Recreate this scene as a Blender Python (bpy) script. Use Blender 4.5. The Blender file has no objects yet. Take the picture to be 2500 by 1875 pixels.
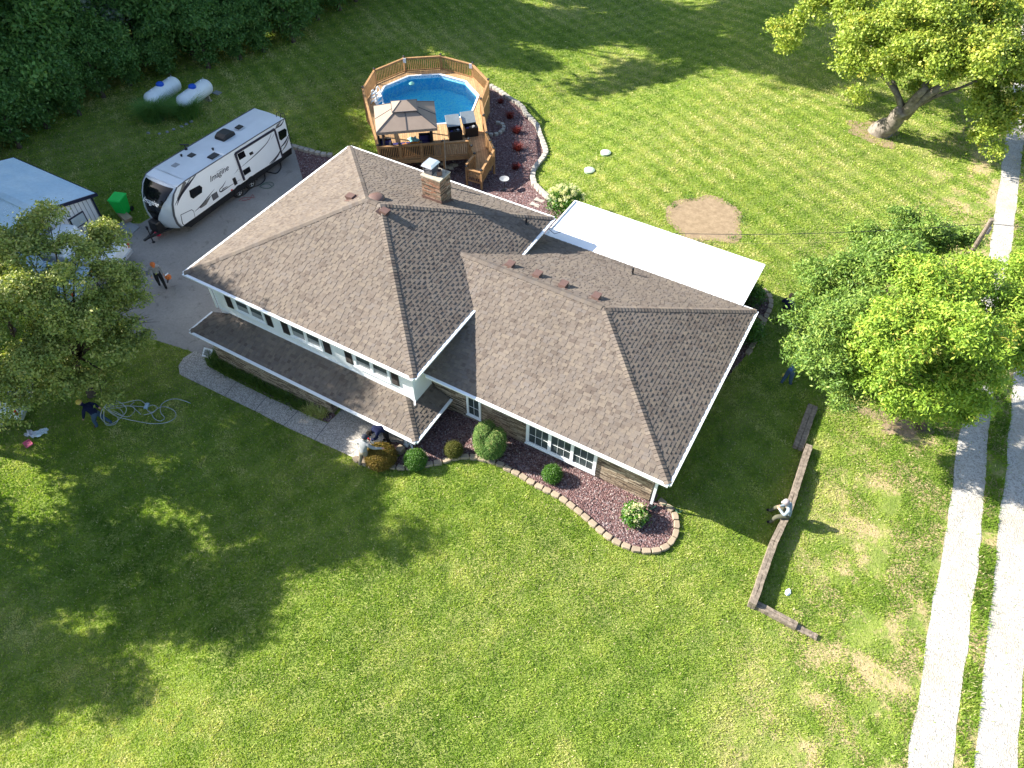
import bpy, math, random
import numpy as np
from mathutils import Vector, Matrix
from mathutils.geometry import delaunay_2d_cdt
from math import sin, cos, pi, radians, sqrt, atan2, hypot

random.seed(7)
scene = bpy.context.scene
COL = scene.collection

# ------------------------------------------------------------------ camera
F_PX, PITCH, ROLL, YAW = 1779.21, 0.86607, 0.01450, -0.50664
CAM = Vector((23.0792, -13.4335, 23.7541))
fw = Vector((sin(YAW)*cos(PITCH), cos(YAW)*cos(PITCH), -sin(PITCH)))
rt0 = Vector((cos(YAW), -sin(YAW), 0)); up0 = rt0.cross(fw)
RT = rt0*cos(ROLL) + up0*sin(ROLL); UP = -rt0*sin(ROLL) + up0*cos(ROLL)
cd = bpy.data.cameras.new('camera'); cam = bpy.data.objects.new('camera', cd); COL.objects.link(cam)
m = Matrix((RT, UP, -fw)).transposed().to_4x4(); m.translation = CAM
cam.matrix_world = m
cd.sensor_width = 36; cd.lens = F_PX/2500*36; cd.clip_end = 600; cd.clip_start = .1
scene.camera = cam

# ------------------------------------------------------------------ light
SUN_EL = radians(30.3); SUN_XY = Vector((-0.962, -0.272)).normalized()
w = bpy.data.worlds.new('World'); scene.world = w; w.use_nodes = True
nt = w.node_tree; sky = nt.nodes.new('ShaderNodeTexSky'); sky.sky_type = 'NISHITA'; sky.sun_disc = False
sky.sun_elevation = SUN_EL; sky.sun_rotation = atan2(SUN_XY.x, SUN_XY.y)
nt.nodes['Background'].inputs[1].default_value = 0.09
nt.links.new(sky.outputs[0], nt.nodes['Background'].inputs[0])
sd = bpy.data.lights.new('sun', 'SUN'); sd.energy = 5.0; sd.angle = radians(.53); sd.color = (1, .94, .84)
so = bpy.data.objects.new('sun', sd); COL.objects.link(so)
sunv = Vector((SUN_XY.x*cos(SUN_EL), SUN_XY.y*cos(SUN_EL), sin(SUN_EL)))
so.rotation_euler = sunv.to_track_quat('Z', 'Y').to_euler()
scene.view_settings.view_transform = 'Standard'; scene.view_settings.look = 'None'
scene.view_settings.exposure = 1.72; scene.view_settings.gamma = 1
scene.render.engine = 'CYCLES'
scene.cycles.max_bounces = 6; scene.cycles.transparent_max_bounces = 8

# ------------------------------------------------------------------ picking points on real surfaces
def ray(u, v): return fw + RT*((u-1250)/F_PX) - UP*((v-937.5)/F_PX)
def hz(x):
    t = min(1, max(0, (x-3.5)/9.5)); return -1.3*(1-t*t*(3-2*t))
def Zp(u, v, z):
    d = ray(u, v); return CAM + d*((z-CAM.z)/d.z)
def G(u, v, dz=0):
    z = 0
    for i in range(25): z = .5*z + .5*(hz(Zp(u, v, z).x)+dz)
    return Zp(u, v, z)
def onplane(u, v, p0, n):
    d = ray(u, v); n = Vector(n); return CAM + d*((Vector(p0)-CAM).dot(n)/d.dot(n))

# ------------------------------------------------------------------ materials
MATS = {}
def nd(t, k, **kw):
    n = t.nodes.new(k)
    for a, b in kw.items(): setattr(n, a, b)
    return n
def base(name, rough=.8, spec=.3, metal=0):
    mt = bpy.data.materials.new(name); mt.use_nodes = True; t = mt.node_tree
    b = t.nodes['Principled BSDF']; b.inputs['Roughness'].default_value = rough
    b.inputs['Specular IOR Level'].default_value = spec; b.inputs['Metallic'].default_value = metal
    return mt, t, b
def ramp(t, fac, stops):
    r = nd(t, 'ShaderNodeValToRGB'); e = r.color_ramp.elements
    while len(e) < len(stops): e.new(.5)
    for i, (p, c) in enumerate(stops): e[i].position = p; e[i].color = (*c, 1)
    t.links.new(fac, r.inputs[0]); return r.outputs[0]
def noise(t, scale, detail=3, vec=None, rough=.6, dist=0):
    n = nd(t, 'ShaderNodeTexNoise'); n.inputs['Scale'].default_value = scale; n.inputs['Detail'].default_value = detail
    n.inputs['Roughness'].default_value = rough; n.inputs['Distortion'].default_value = dist
    if vec is None:
        tc = nd(t, 'ShaderNodeNewGeometry'); vec = tc.outputs['Position']
    t.links.new(vec, n.inputs['Vector']); return n.outputs['Fac']
def mixc(t, fac, a, b, mode='MIX'):
    n = nd(t, 'ShaderNodeMix', data_type='RGBA', blend_type=mode)
    for i, x in ((0, fac), (6, a), (7, b)):
        if hasattr(x, 'links'): t.links.new(x, n.inputs[i])
        elif isinstance(x, (int, float)): n.inputs[i].default_value = x
        else: n.inputs[i].default_value = (*x, 1)
    return n.outputs[2]
def mth(t, op, a, b=None, c=None):
    n = nd(t, 'ShaderNodeMath', operation=op)
    for i, x in enumerate((a, b, c)):
        if x is None: continue
        if hasattr(x, 'links'): t.links.new(x, n.inputs[i])
        else: n.inputs[i].default_value = x
    return n.outputs[0]
def bump(t, b, h, strength=.5, dist=.02):
    n = nd(t, 'ShaderNodeBump'); n.inputs['Strength'].default_value = strength; n.inputs['Distance'].default_value = dist
    t.links.new(h, n.inputs['Height']); t.links.new(n.outputs[0], b.inputs['Normal'])
def plain(name, c, rough=.6, var=.12, scale=3, spec=.4, metal=0, bmp=0, bs=40):
    if name in MATS: return MATS[name]
    mt, t, b = base(name, rough, spec, metal)
    f = noise(t, scale, 4)
    lo = tuple(x*(1-var) for x in c); hi = tuple(min(1, x*(1+var)) for x in c)
    t.links.new(ramp(t, f, [(.3, lo), (.7, hi)]), b.inputs['Base Color'])
    if bmp: bump(t, b, noise(t, bs, 2), bmp, .01)
    MATS[name] = mt; return mt
def tinted(name, stops, rough=.8, trans=0, spec=.3, noisy=0, ns=60):
    mt, t, b = base(name, rough, spec)
    a = nd(t, 'ShaderNodeAttribute', attribute_name='tint')
    c = ramp(t, a.outputs['Fac'], stops)
    if noisy:
        f = noise(t, ns, 2); c = mixc(t, 1.0, c, ramp(t, f, [(.3, (1-noisy,)*3), (.7, (1+noisy,)*3)]), 'MULTIPLY')
        f2 = noise(t, .5, 3); c = mixc(t, 1.0, c, ramp(t, f2, [(.3, (.9, .89, .88)), (.7, (1.08, 1.07, 1.06))]), 'MULTIPLY')
    t.links.new(c, b.inputs['Base Color'])
    if trans:
        tr = nd(t, 'ShaderNodeBsdfTranslucent'); mx = nd(t, 'ShaderNodeMixShader'); mx.inputs[0].default_value = trans
        c2 = mixc(t, 1.0, c, (1.25, 1.35, .6), 'MULTIPLY')
        t.links.new(c2, tr.inputs[0]); t.links.new(b.outputs[0], mx.inputs[1]); t.links.new(tr.outputs[0], mx.inputs[2])
        t.links.new(mx.outputs[0], t.nodes['Material Output'].inputs[0])
    MATS[name] = mt; return mt

# --- lawn
def lawn_mat():
    mt, t, b = base('lawn', .95, .08)
    big = noise(t, .16, 4, rough=.65); mid = noise(t, .9, 5, rough=.7); fine = noise(t, 9, 4, rough=.75); vf = noise(t, 38, 2)
    c = ramp(t, mid, [(.30, (.09, .155, .016)), (.5, (.165, .245, .032)), (.72, (.27, .32, .065))])
    c = mixc(t, ramp(t, fine, [(.35, (0, 0, 0)), (.7, (.75, .75, .75))]), c, (.32, .36, .12))
    dry = ramp(t, big, [(.46, (0, 0, 0)), (.66, (.8, .8, .8))])
    c = mixc(t, mth(t, 'MULTIPLY', dry, fine), c, (.42, .37, .17))
    # mower passes
    g = nd(t, 'ShaderNodeNewGeometry'); mp = nd(t, 'ShaderNodeMapping'); mp.inputs['Rotation'].default_value = (0, 0, radians(28))
    t.links.new(g.outputs['Position'], mp.inputs['Vector'])
    wv = nd(t, 'ShaderNodeTexWave'); wv.inputs['Scale'].default_value = .28; wv.inputs['Distortion'].default_value = 1.2
    t.links.new(mp.outputs[0], wv.inputs['Vector'])
    c = mixc(t, 1, c, ramp(t, wv.outputs['Fac'], [(.2, (.88, .91, .88)), (.8, (1.10, 1.08, 1.03))]), 'MULTIPLY')
    # bare straw patches near the gravel drive
    sp = nd(t, 'ShaderNodeSeparateXYZ'); t.links.new(g.outputs['Position'], sp.inputs[0])
    m1 = nd(t, 'ShaderNodeMapRange'); m1.inputs[1].default_value = 24.5; m1.inputs[2].default_value = 28; t.links.new(sp.outputs[0], m1.inputs[0])
    m2 = nd(t, 'ShaderNodeMapRange'); m2.inputs[1].default_value = 36; m2.inputs[2].default_value = 33; t.links.new(sp.outputs[0], m2.inputs[0])
    pn = noise(t, .75, 5, rough=.7)
    bare = mth(t, 'MULTIPLY', mth(t, 'MULTIPLY', m1.outputs[0], m2.outputs[0]), ramp(t, pn, [(.46, (0, 0, 0)), (.56, (1, 1, 1))]))
    c = mixc(t, bare, c, mixc(t, fine, (.36, .28, .13), (.56, .45, .26)))
    c = mixc(t, 1, c, ramp(t, vf, [(.3, (.78, .8, .78)), (.7, (1.2, 1.18, 1.15))]), 'MULTIPLY')
    t.links.new(c, b.inputs['Base Color'])
    bump(t, b, mth(t, 'ADD', vf, mth(t, 'MULTIPLY', fine, 2)), .9, .05)
    return mt
MATS['lawn'] = lawn_mat()
def gravel_mat(name, stops, scale, bstr=.8, bd=.03, patch=None):
    mt, t, b = base(name, .9, .2)
    v = nd(t, 'ShaderNodeTexVoronoi'); v.inputs['Scale'].default_value = scale
    g = nd(t, 'ShaderNodeNewGeometry'); t.links.new(g.outputs['Position'], v.inputs['Vector'])
    s = nd(t, 'ShaderNodeSeparateColor'); t.links.new(v.outputs['Color'], s.inputs[0])
    c = ramp(t, s.outputs[0], stops)
    if patch:
        f = noise(t, .6, 4); c = mixc(t, ramp(t, f, [(.45, (0, 0, 0)), (.7, (.8, .8, .8))]), c, patch)
    t.links.new(c, b.inputs['Base Color']); bump(t, b, v.outputs['Distance'], bstr, bd)
    MATS[name] = mt; return mt
gravel_mat('lava_rock', [(0, (.06, .036, .036)), (.3, (.12, .065, .064)), (.6, (.18, .105, .10)), (.85, (.16, .13, .14)), (1, (.30, .23, .21))], 16, 1, .06)
gravel_mat('limestone_gravel', [(0, (.27, .255, .225)), (.3, (.38, .36, .33)), (.6, (.43, .41, .375)), (1, (.52, .50, .46))], 20, .6, .03, (.35, .315, .25))
gravel_mat('aggregate', [(0, (.19, .175, .155)), (.4, (.34, .315, .28)), (.8, (.45, .42, .375)), (1, (.56, .52, .46))], 30, .3, .01)
def concrete():
    mt, t, b = base('driveway_concrete', .85, .25)
    f = noise(t, .35, 5); f2 = noise(t, 12, 4); f3 = noise(t, 1.4, 5, dist=1.5)
    c = ramp(t, f, [(.3, (.24, .228, .21)), (.7, (.33, .312, .285))])
    c = mixc(t, 1, c, ramp(t, f2, [(.3, (.9, .9, .9)), (.7, (1.1, 1.1, 1.1))]), 'MULTIPLY')
    c = mixc(t, ramp(t, f3, [(.58, (0, 0, 0)), (.72, (.6, .6, .6))]), c, (.11, .10, .09))
    t.links.new(c, b.inputs['Base Color']); bump(t, b, f2, .2, .01); MATS['driveway_concrete'] = mt
concrete()
def dirt():
    mt, t, b = base('bare_soil', .95, .1)
    f = noise(t, 3, 6, rough=.7)
    t.links.new(ramp(t, f, [(.3, (.20, .145, .09)), (.7, (.33, .25, .16))]), b.inputs['Base Color'])
    bump(t, b, noise(t, 25, 4), .5, .03); MATS['bare_soil'] = mt
dirt()
SH = [(0, (.112, .091, .078)), (.25, (.162, .135, .112)), (.5, (.140, .119, .104)), (.75, (.184, .154, .124)), (1, (.152, .132, .118))]
tinted('shingle', SH, .95, 0, .15, .22, 70)
def stone_wall(name='ledge_stone', rw=.34, rh=.055, stops=None):
    mt, t, b = base(name, .85, .2)
    g = nd(t, 'ShaderNodeNewGeometry'); s = nd(t, 'ShaderNodeSeparateXYZ'); t.links.new(g.outputs['Position'], s.inputs[0])
    cb = nd(t, 'ShaderNodeCombineXYZ'); t.links.new(mth(t, 'ADD', s.outputs[0], s.outputs[1]), cb.inputs[0]); t.links.new(s.outputs[2], cb.inputs[1])
    br = nd(t, 'ShaderNodeTexBrick'); br.inputs['Scale'].default_value = 1; br.inputs['Brick Width'].default_value = rw
    br.inputs['Row Height'].default_value = rh; br.inputs['Mortar Size'].default_value = .006; br.offset = .37; br.squash = 1.4; br.squash_frequency = 3
    br.inputs['Color1'].default_value = (0, 0, 0, 1); br.inputs['Color2'].default_value = (1, 1, 1, 1); br.inputs['Mortar'].default_value = (.5, .5, .5, 1)
    t.links.new(cb.outputs[0], br.inputs['Vector'])
    c = ramp(t, br.outputs['Color'], stops or [(0, (.08, .06, .045)), (.25, (.22, .16, .11)), (.5, (.33, .25, .17)), (.75, (.42, .33, .235)), (1, (.54, .45, .34))])
    c = mixc(t, br.outputs['Fac'], c, (.05, .042, .036))
    f = noise(t, 14, 3); c = mixc(t, 1, c, ramp(t, f, [(.3, (.75, .75, .75)), (.7, (1.2, 1.2, 1.2))]), 'MULTIPLY')
    t.links.new(c, b.inputs['Base Color'])
    h = mth(t, 'SUBTRACT', mth(t, 'MULTIPLY', br.outputs['Color'], .6), br.outputs['Fac']); bump(t, b, h, 1, .02)
    MATS[name] = mt
stone_wall()
stone_wall('chimney_brick', .26, .062, [(0, (.07, .05, .04)), (.3, (.24, .15, .10)), (.5, (.30, .24, .17)), (.75, (.36, .17, .10)), (1, (.45, .38, .30))])
def wood(name, c, rot=0, bw=.14, dark=.6):
    mt, t, b = base(name, .75, .2)
    g = nd(t, 'ShaderNodeNewGeometry'); mp = nd(t, 'ShaderNodeMapping'); mp.inputs['Rotation'].default_value = (0, 0, rot)
    t.links.new(g.outputs['Position'], mp.inputs['Vector'])
    br = nd(t, 'ShaderNodeTexBrick'); br.inputs['Scale'].default_value = 1; br.inputs['Brick Width'].default_value = 3.6
    br.inputs['Row Height'].default_value = bw; br.inputs['Mortar Size'].default_value = .006
    br.inputs['Color1'].default_value = (*[x*.82 for x in c], 1); br.inputs['Color2'].default_value = (*[x*1.15 for x in c], 1)
    br.inputs['Mortar'].default_value = (*[x*.25 for x in c], 1)
    t.links.new(mp.outputs[0], br.inputs['Vector'])
    f = noise(t, 5, 4); cc = mixc(t, 1, br.outputs['Color'], ramp(t, f, [(.3, (.8, .8, .8)), (.7, (1.15, 1.15, 1.15))]), 'MULTIPLY')
    t.links.new(cc, b.inputs['Base Color']); MATS[name] = mt; return mt
wood('deck_wood', (.44, .275, .14), radians(52))
plain('cedar', (.33, .185, .08), .7, .25, 6)
plain('white_paint', (.80, .82, .83), .45, .03, 1)
plain('awning_white', (.86, .86, .85), .4, .02, 1)
plain('dark_shutter', (.035, .028, .026), .5)
plain('black_plastic', (.012, .012, .014), .4)
plain('black_metal', (.02, .02, .023), .35, spec=.5)
plain('dark_grey', (.09, .09, .10), .5)
plain('mid_grey', (.28, .29, .30), .5)
plain('vent_brown', (.125, .075, .062), .5)
plain('silver', (.62, .64, .67), .3, .05, 1, .5, .6)
plain('bark_grey', (.19, .165, .14), .95, .5, 4, .1, bmp=1, bs=14)
plain('bark_dark', (.09, .07, .055), .95, .3, 6, .1, bmp=1, bs=18)
plain('edging_stone', (.31, .25, .18), .9, .16, 2.2, .15, bmp=.4, bs=30)
plain('edging_white', (.37, .345, .30), .9, .14, 2.2, .15, bmp=.4, bs=30)
plain('tan_fabric', (.30, .235, .19), .9, .06, 2, .1)
plain('seam_fabric', (.06, .06, .07), .9)
plain('weathered_timber', (.20, .165, .13), .95, .45, 9, .1, bmp=1, bs=12)
plain('skin', (.48, .27, .18), .6, .05)
plain('rubber', (.015, .015, .016), .8)
plain('rock', (.42, .37, .29), .9, .25, 4, bmp=.5)
def glass(name, c=(.03, .045, .05)):
    mt, t, b = base(name, .06, .6); f = noise(t, 1.2, 2)
    t.links.new(ramp(t, f, [(.4, tuple(x*.8 for x in c)), (.6, tuple(x*1.3 for x in c))]), b.inputs['Base Color']); MATS[name] = mt
glass('window_glass', (.05, .065, .068)); glass('dark_glass', (.006, .007, .009)); MATS['dark_glass'].node_tree.nodes['Principled BSDF'].inputs['Specular IOR Level'].default_value = .3
def M(n): return MATS[n]

# ------------------------------------------------------------------ mesh helpers
def label(o, lab=None, cat=None, group=None, kind=None):
    if lab: o['label'] = lab
    if cat: o['category'] = cat
    if group: o['group'] = group
    if kind: o['kind'] = kind
    return o
def thing(name, loc, lab, cat, group=None, rz=0):
    o = bpy.data.objects.new(name, None); COL.objects.link(o); o.location = loc; o.rotation_euler = (0, 0, rz)
    o.empty_display_size = .2
    return label(o, lab, cat, group)
def link(name, me, mat=None, parent=None, loc=None):
    o = bpy.data.objects.new(name, me); COL.objects.link(o)
    if mat is not None and not me.materials:
        for mm in (mat if isinstance(mat, (list, tuple)) else [mat]): me.materials.append(mm)
    if parent is not None:
        o.parent = parent
    elif loc is not None: o.location = loc
    return o
class MB:
    """collects shapes, builds ONE mesh object"""
    def __init__(s, mtx=None): s.v = []; s.f = []; s.mi = []; s.m = mtx or Matrix.Identity(4); s.cur = 0; s.tint = []; s.ct = .5
    def add(s, vs, fs):
        n = len(s.v); s.v += [tuple(s.m @ Vector(p)) for p in vs]
        for f in fs: s.f.append([n+i for i in f]); s.mi.append(s.cur); s.tint.append(s.ct)
        return s
    def box(s, c, d, rz=0, rx=0, ry=0, taper=1):
        R = Matrix.Rotation(rz, 3, 'Z') @ Matrix.Rotation(ry, 3, 'Y') @ Matrix.Rotation(rx, 3, 'X'); c = Vector(c)
        P = []
        for z in (-.5, .5):
            k = taper if z > 0 else 1
            for x, y in ((-.5, -.5), (.5, -.5), (.5, .5), (-.5, .5)): P.append(c + R @ Vector((x*d[0]*k, y*d[1]*k, z*d[2])))
        return s.add(P, [(3, 2, 1, 0), (4, 5, 6, 7), (0, 1, 5, 4), (1, 2, 6, 5), (2, 3, 7, 6), (3, 0, 4, 7)])
    def bb(s, x0, x1, y0, y1, z0, z1): return s.box(((x0+x1)/2, (y0+y1)/2, (z0+z1)/2), (x1-x0, y1-y0, z1-z0))
    def bar(s, a, b, w, h=None, up=(0, 0, 1)):
        a = Vector(a); b = Vector(b); d = (b-a); L = d.length; d.normalize(); h = h or w; u = Vector(up)
        if abs(d.dot(u)) > .98: u = Vector((1, 0, 0))
        x = d.cross(u).normalized(); z = x.cross(d)
        P = [p + x*i*w/2 + z*j*h/2 for p in (a, b) for i, j in ((-1, -1), (1, -1), (1, 1), (-1, 1))]
        return s.add(P, [(0, 1, 2, 3), (7, 6, 5, 4), (0, 4, 5, 1), (1, 5, 6, 2), (2, 6, 7, 3), (3, 7, 4, 0)])
    def tube(s, pts, r, n=8, cap=True):
        pts = [Vector(p) for p in pts]; R = r if isinstance(r, (list, tuple)) else [r]*len(pts); rings = []
        u = None
        for i, p in enumerate(pts):
            d = (pts[min(i+1, len(pts)-1)]-pts[max(i-1, 0)]); d = d.normalized() if d.length > 1e-9 else Vector((0, 0, 1))
            if u is None: u = d.orthogonal().normalized()
            else:
                u = u - d*u.dot(d); u = u.normalized() if u.length > 1e-6 else d.orthogonal().normalized()
            w_ = d.cross(u)
            rings.append([p + (u*cos(2*pi*k/n) + w_*sin(2*pi*k/n))*R[i] for k in range(n)])
        V = [q for rg in rings for q in rg]; Fc = []
        for i in range(len(pts)-1):
            for k in range(n): Fc.append((i*n+k, i*n+(k+1) % n, (i+1)*n+(k+1) % n, (i+1)*n+k))
        if cap: Fc.append(tuple(range(n-1, -1, -1))); Fc.append(tuple(range((len(pts)-1)*n, len(pts)*n)))
        return s.add(V, Fc)
    def lathe(s, c, prof, n=16, ax=None):
        c = Vector(c); A = ax or Matrix.Identity(3); V = []; Fc = []
        for r, z in prof:
            for k in range(n): V.append(c + A @ Vector((r*cos(2*pi*k/n), r*sin(2*pi*k/n), z)))
        for i in range(len(prof)-1):
            for k in range(n): Fc.append((i*n+k, i*n+(k+1) % n, (i+1)*n+(k+1) % n, (i+1)*n+k))
        Fc.append(tuple(range(n-1, -1, -1))); Fc.append(tuple(range((len(prof)-1)*n, len(prof)*n)))
        return s.add(V, Fc)
    def prism(s, poly, d):
        """polygon of 3D points extruded by vector d"""
        P = [Vector(p) for p in poly]; d = Vector(d); n = len(P)
        return s.add(P + [p+d for p in P], [tuple(range(n-1, -1, -1)), tuple(range(n, 2*n))] + [(i, (i+1) % n, n+(i+1) % n, n+i) for i in range(n)])
    def ball(s, c, r, nu=12, nv=8, jit=0, rnd=None):
        c = Vector(c); r = Vector(r) if hasattr(r, '__len__') else Vector((r, r, r)); V = [c+Vector((0, 0, -r.z))]; Fc = []
        for j in range(1, nv):
            a = -pi/2 + pi*j/nv
            for k in range(nu):
                q = 1 + (random.uniform(-jit, jit) if jit else 0)
                V.append(c + Vector((r.x*cos(a)*cos(2*pi*k/nu)*q, r.y*cos(a)*sin(2*pi*k/nu)*q, r.z*sin(a)*q)))
        V.append(c+Vector((0, 0, r.z)))
        for k in range(nu): Fc.append((0, 1+(k+1) % nu, 1+k)); Fc.append((len(V)-1, 1+(nv-2)*nu+k, 1+(nv-2)*nu+(k+1) % nu))
        for j in range(nv-2):
            for k in range(nu): Fc.append((1+j*nu+k, 1+j*nu+(k+1) % nu, 1+(j+1)*nu+(k+1) % nu, 1+(j+1)*nu+k))
        return s.add(V, Fc)
    def build(s, name, mat, parent=None, lab=None, cat=None, group=None, kind=None, smooth=False, bevel=0, loc=None):
        V = [Vector(p) for p in s.v]
        if parent is not None:
            off = PLOC.get(parent.name)
            if off is None: off = Vector(parent.location)
            V = [p-off for p in V]; L = None
        elif kind == 'structure': L = Vector((0, 0, 0))
        else:
            xs = [p.x for p in V]; ys = [p.y for p in V]; zs = [p.z for p in V]
            L = Vector(loc) if loc is not None else Vector(((min(xs)+max(xs))/2, (min(ys)+max(ys))/2, min(zs)))
            V = [p-L for p in V]
        me = bpy.data.meshes.new(name); me.from_pydata([tuple(p) for p in V], [], s.f)
        ms = mat if isinstance(mat, (list, tuple)) else [mat]
        for mm in ms: me.materials.append(M(mm) if isinstance(mm, str) else mm)
        if len(ms) > 1: me.polygons.foreach_set('material_index', s.mi)
        at = me.attributes.new('tint', 'FLOAT', 'FACE'); at.data.foreach_set('value', s.tint)
        if smooth: me.polygons.foreach_set('use_smooth', [True]*len(s.f))
        me.validate(); me.update()
        o = link(name, me, None, parent, L); PLOC[o.name] = Vector(off) if parent is not None else Vector(L)
        if bevel:
            bv = o.modifiers.new('bevel', 'BEVEL'); bv.width = bevel; bv.segments = 2; bv.limit_method = 'ANGLE'
        return label(o, lab, cat, group, kind)
PLOC = {}
def copy_tree(o, loc=None, rz=None, sc=None, lab=None, tilt=None):
    r = o.copy(); COL.objects.link(r)
    if loc is not None: r.location = loc
    if rz is not None: r.rotation_euler = (0, 0, rz)
    if tilt is not None: r.rotation_euler = tilt
    if sc is not None: r.scale = (sc, sc, sc) if not hasattr(sc, '__len__') else sc
    if lab: r['label'] = lab
    for ch in list(o.children):
        c = ch.copy(); COL.objects.link(c); c.parent = r
        for g in list(ch.children):
            d = g.copy(); COL.objects.link(d); d.parent = c
    return r
def npmesh(name, V, F, tint, mat, parent=None, loc=None):
    """fast mesh from numpy: V (n,3), F (m,k)"""
    me = bpy.data.meshes.new(name); k = F.shape[1]
    me.vertices.add(len(V)); me.vertices.foreach_set('co', V.astype(np.float32).ravel())
    me.loops.add(F.size); me.loops.foreach_set('vertex_index', F.astype(np.int32).ravel())
    me.polygons.add(len(F)); me.polygons.foreach_set('loop_start', np.arange(0, F.size, k, dtype=np.int32))
    at = me.attributes.new('tint', 'FLOAT', 'FACE'); at.data.foreach_set('value', tint.astype(np.float32))
    me.materials.append(M(mat) if isinstance(mat, str) else mat); me.update(calc_edges=True)
    return link(name, me, None, parent, loc)

def inpoly(x, y, poly):
    c = np.zeros(np.shape(x), bool); n = len(poly)
    for i in range(n):
        x1, y1 = poly[i][:2]; x2, y2 = poly[(i+1) % n][:2]
        if y1 == y2: continue
        k = ((y1 > y) != (y2 > y)) & (x < (x2-x1)*(y-y1)/(y2-y1)+x1); c ^= k
    return c
def smooth_loop(pts, closed=True, k=6):
    P = [Vector((p[0], p[1])) for p in pts]; n = len(P); out = []
    rng = range(n) if closed else range(n-1)
    for i in rng:
        p0 = P[(i-1) % n] if closed or i > 0 else P[i]; p1 = P[i]; p2 = P[(i+1) % n]; p3 = P[(i+2) % n] if closed or i+2 < n else P[(i+1) % n]
        for j in range(k):
            t = j/k; out.append(.5*((2*p1)+(-p0+p2)*t+(2*p0-5*p1+4*p2-p3)*t*t+(-p0+3*p1-3*p2+p3)*t**3))
    if not closed: out.append(P[-1])
    return [(p.x, p.y) for p in out]
def sheet(name, poly, dz, mat, res=.6, kind='structure', wob=0):
    xs = [p[0] for p in poly]; ys = [p[1] for p in poly]
    gx, gy = np.meshgrid(np.arange(min(xs), max(xs), res), np.arange(min(ys), max(ys), max(res, (max(ys)-min(ys))/60)))
    gx = gx.ravel(); gy = gy.ravel(); ins = inpoly(gx, gy, poly)
    # densify the outline so it follows the slope
    out = []
    for i in range(len(poly)):
        a = Vector(poly[i][:2]); b = Vector(poly[(i+1) % len(poly)][:2]); n = max(1, int((b-a).length/res))
        for j in range(n): out.append(a.lerp(b, j/n))
    n = len(out); vs = out + [Vector((a, b)) for a, b in zip(gx[ins], gy[ins])]
    r = delaunay_2d_cdt(vs, [(i, (i+1) % n) for i in range(n)], [list(range(n))], 1, 1e-4)
    mb = MB(); mb.v = [(p.x, p.y, hz(p.x)+dz) for p in r[0]]; mb.f = [list(f) for f in r[2]]
    mb.mi = [0]*len(mb.f); mb.tint = [.5]*len(mb.f)
    o = mb.build(name, mat, kind=kind)
    for p in o.data.polygons:
        if p.normal.z < 0: p.flip()
    return o

# ================================================================== SETTING
xs = np.concatenate([[-200, -120], np.arange(-70, 3.5, 3), np.arange(3.5, 13.1, .35), np.arange(14, 60, 4), [100, 220]])
ys = np.array([-200, -60, -30, 0, 30, 60, 120, 300.])
mb = MB(); mb.v = [(x, y, hz(x)) for x in xs for y in ys]; ny = len(ys)
mb.f = [[i*ny+j, (i+1)*ny+j, (i+1)*ny+j+1, i*ny+j+1] for i in range(len(xs)-1) for j in range(ny-1)]
mb.mi = [0]*len(mb.f); mb.tint = [.5]*len(mb.f)
mb.build('ground', 'lawn', kind='structure', smooth=True)
S = 1.1302
def g2(*pp): return [tuple(G(u*S, v*S))[:2] for u, v in pp]
# concrete driveway: from the street side up past the trailer
drive = g2((395, 765), (250, 690), (225, 480), (308, 460))
drive = [(-.9, -.55), (-3.2, -.9), (-6, -1.9), (-11.5, -2.4), (-11.9, 4.3), (-10.7, 5.0), (-10.5, 7), (-10.4, 15.2), (-7.4, 15.6), (-5.2, 12.6), (-4, 11.6), (.6, 11), (.6, -.5)]
sheet('driveway', drive, .012, 'driveway_concrete')
# gravel tracks
RS_ = np.random.RandomState
def track(x0, x1, k0, k1, seed, wob=.07):
    r = RS_(seed); ys_ = np.arange(-22, 72, .22); n = len(ys_)
    def nz(): return sum(np.interp(np.arange(n), np.arange(0, n+q, q), r.uniform(-1, 1, n//q+2)[:len(np.arange(0, n+q, q))])*w_ for q, w_ in ((3, .5), (9, .8), (31, 1.0)))*wob
    return list(zip(x0-(ys_+2.5)*k0+nz(), ys_)) + list(zip(x1-(ys_+2.5)*k1+nz(), ys_))[::-1]

T1 = (30.87, 31.97); T2 = (32.58, 33.75)
tr1 = track(*T1, .036, .037, 1); tr2 = track(*T2, .036, .034, 2)
sheet('gravel_track', tr1, .012, 'limestone_gravel', 1.2); sheet('gravel_road', tr2, .012, 'limestone_gravel', 1.2)
# exposed aggregate walk and porch slab
walk = [(-.9, -1.55), (-1.0, -1.0), (-.75, -.62), (0.1, -.62), (.1, -1.05), (7.3, -1.25), (7.5, -.42), (10.9, -.3), (11.0, -.9), (10.6, -1.55), (9.7, -1.95), (9.0, -1.98), (-.5, -1.75)]
def gz(pts, s, ox, oy): return [tuple(G(ox+x*s, oy+y*s))[:2] for x, y in pts]
walk = gz([(20, 800), (60, 740), (150, 685), (215, 720), (240, 800), (420, 900), (640, 1010), (860, 1110), (1060, 1200), (1170, 1245), (1235, 1185), (1330, 1080)], .3165, 430, 640)
walk += [(7.6, .55), (10.9, .55), (11.1, -.55), (10.85, -1.0), (10.3, -1.15)] + gz([(1420, 1490), (1390, 1520), (1070, 1375), (620, 1155), (100, 905), (30, 870)], .3165, 430, 640)
sheet('front_walk', walk, .03, 'aggregate', .5)
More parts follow.
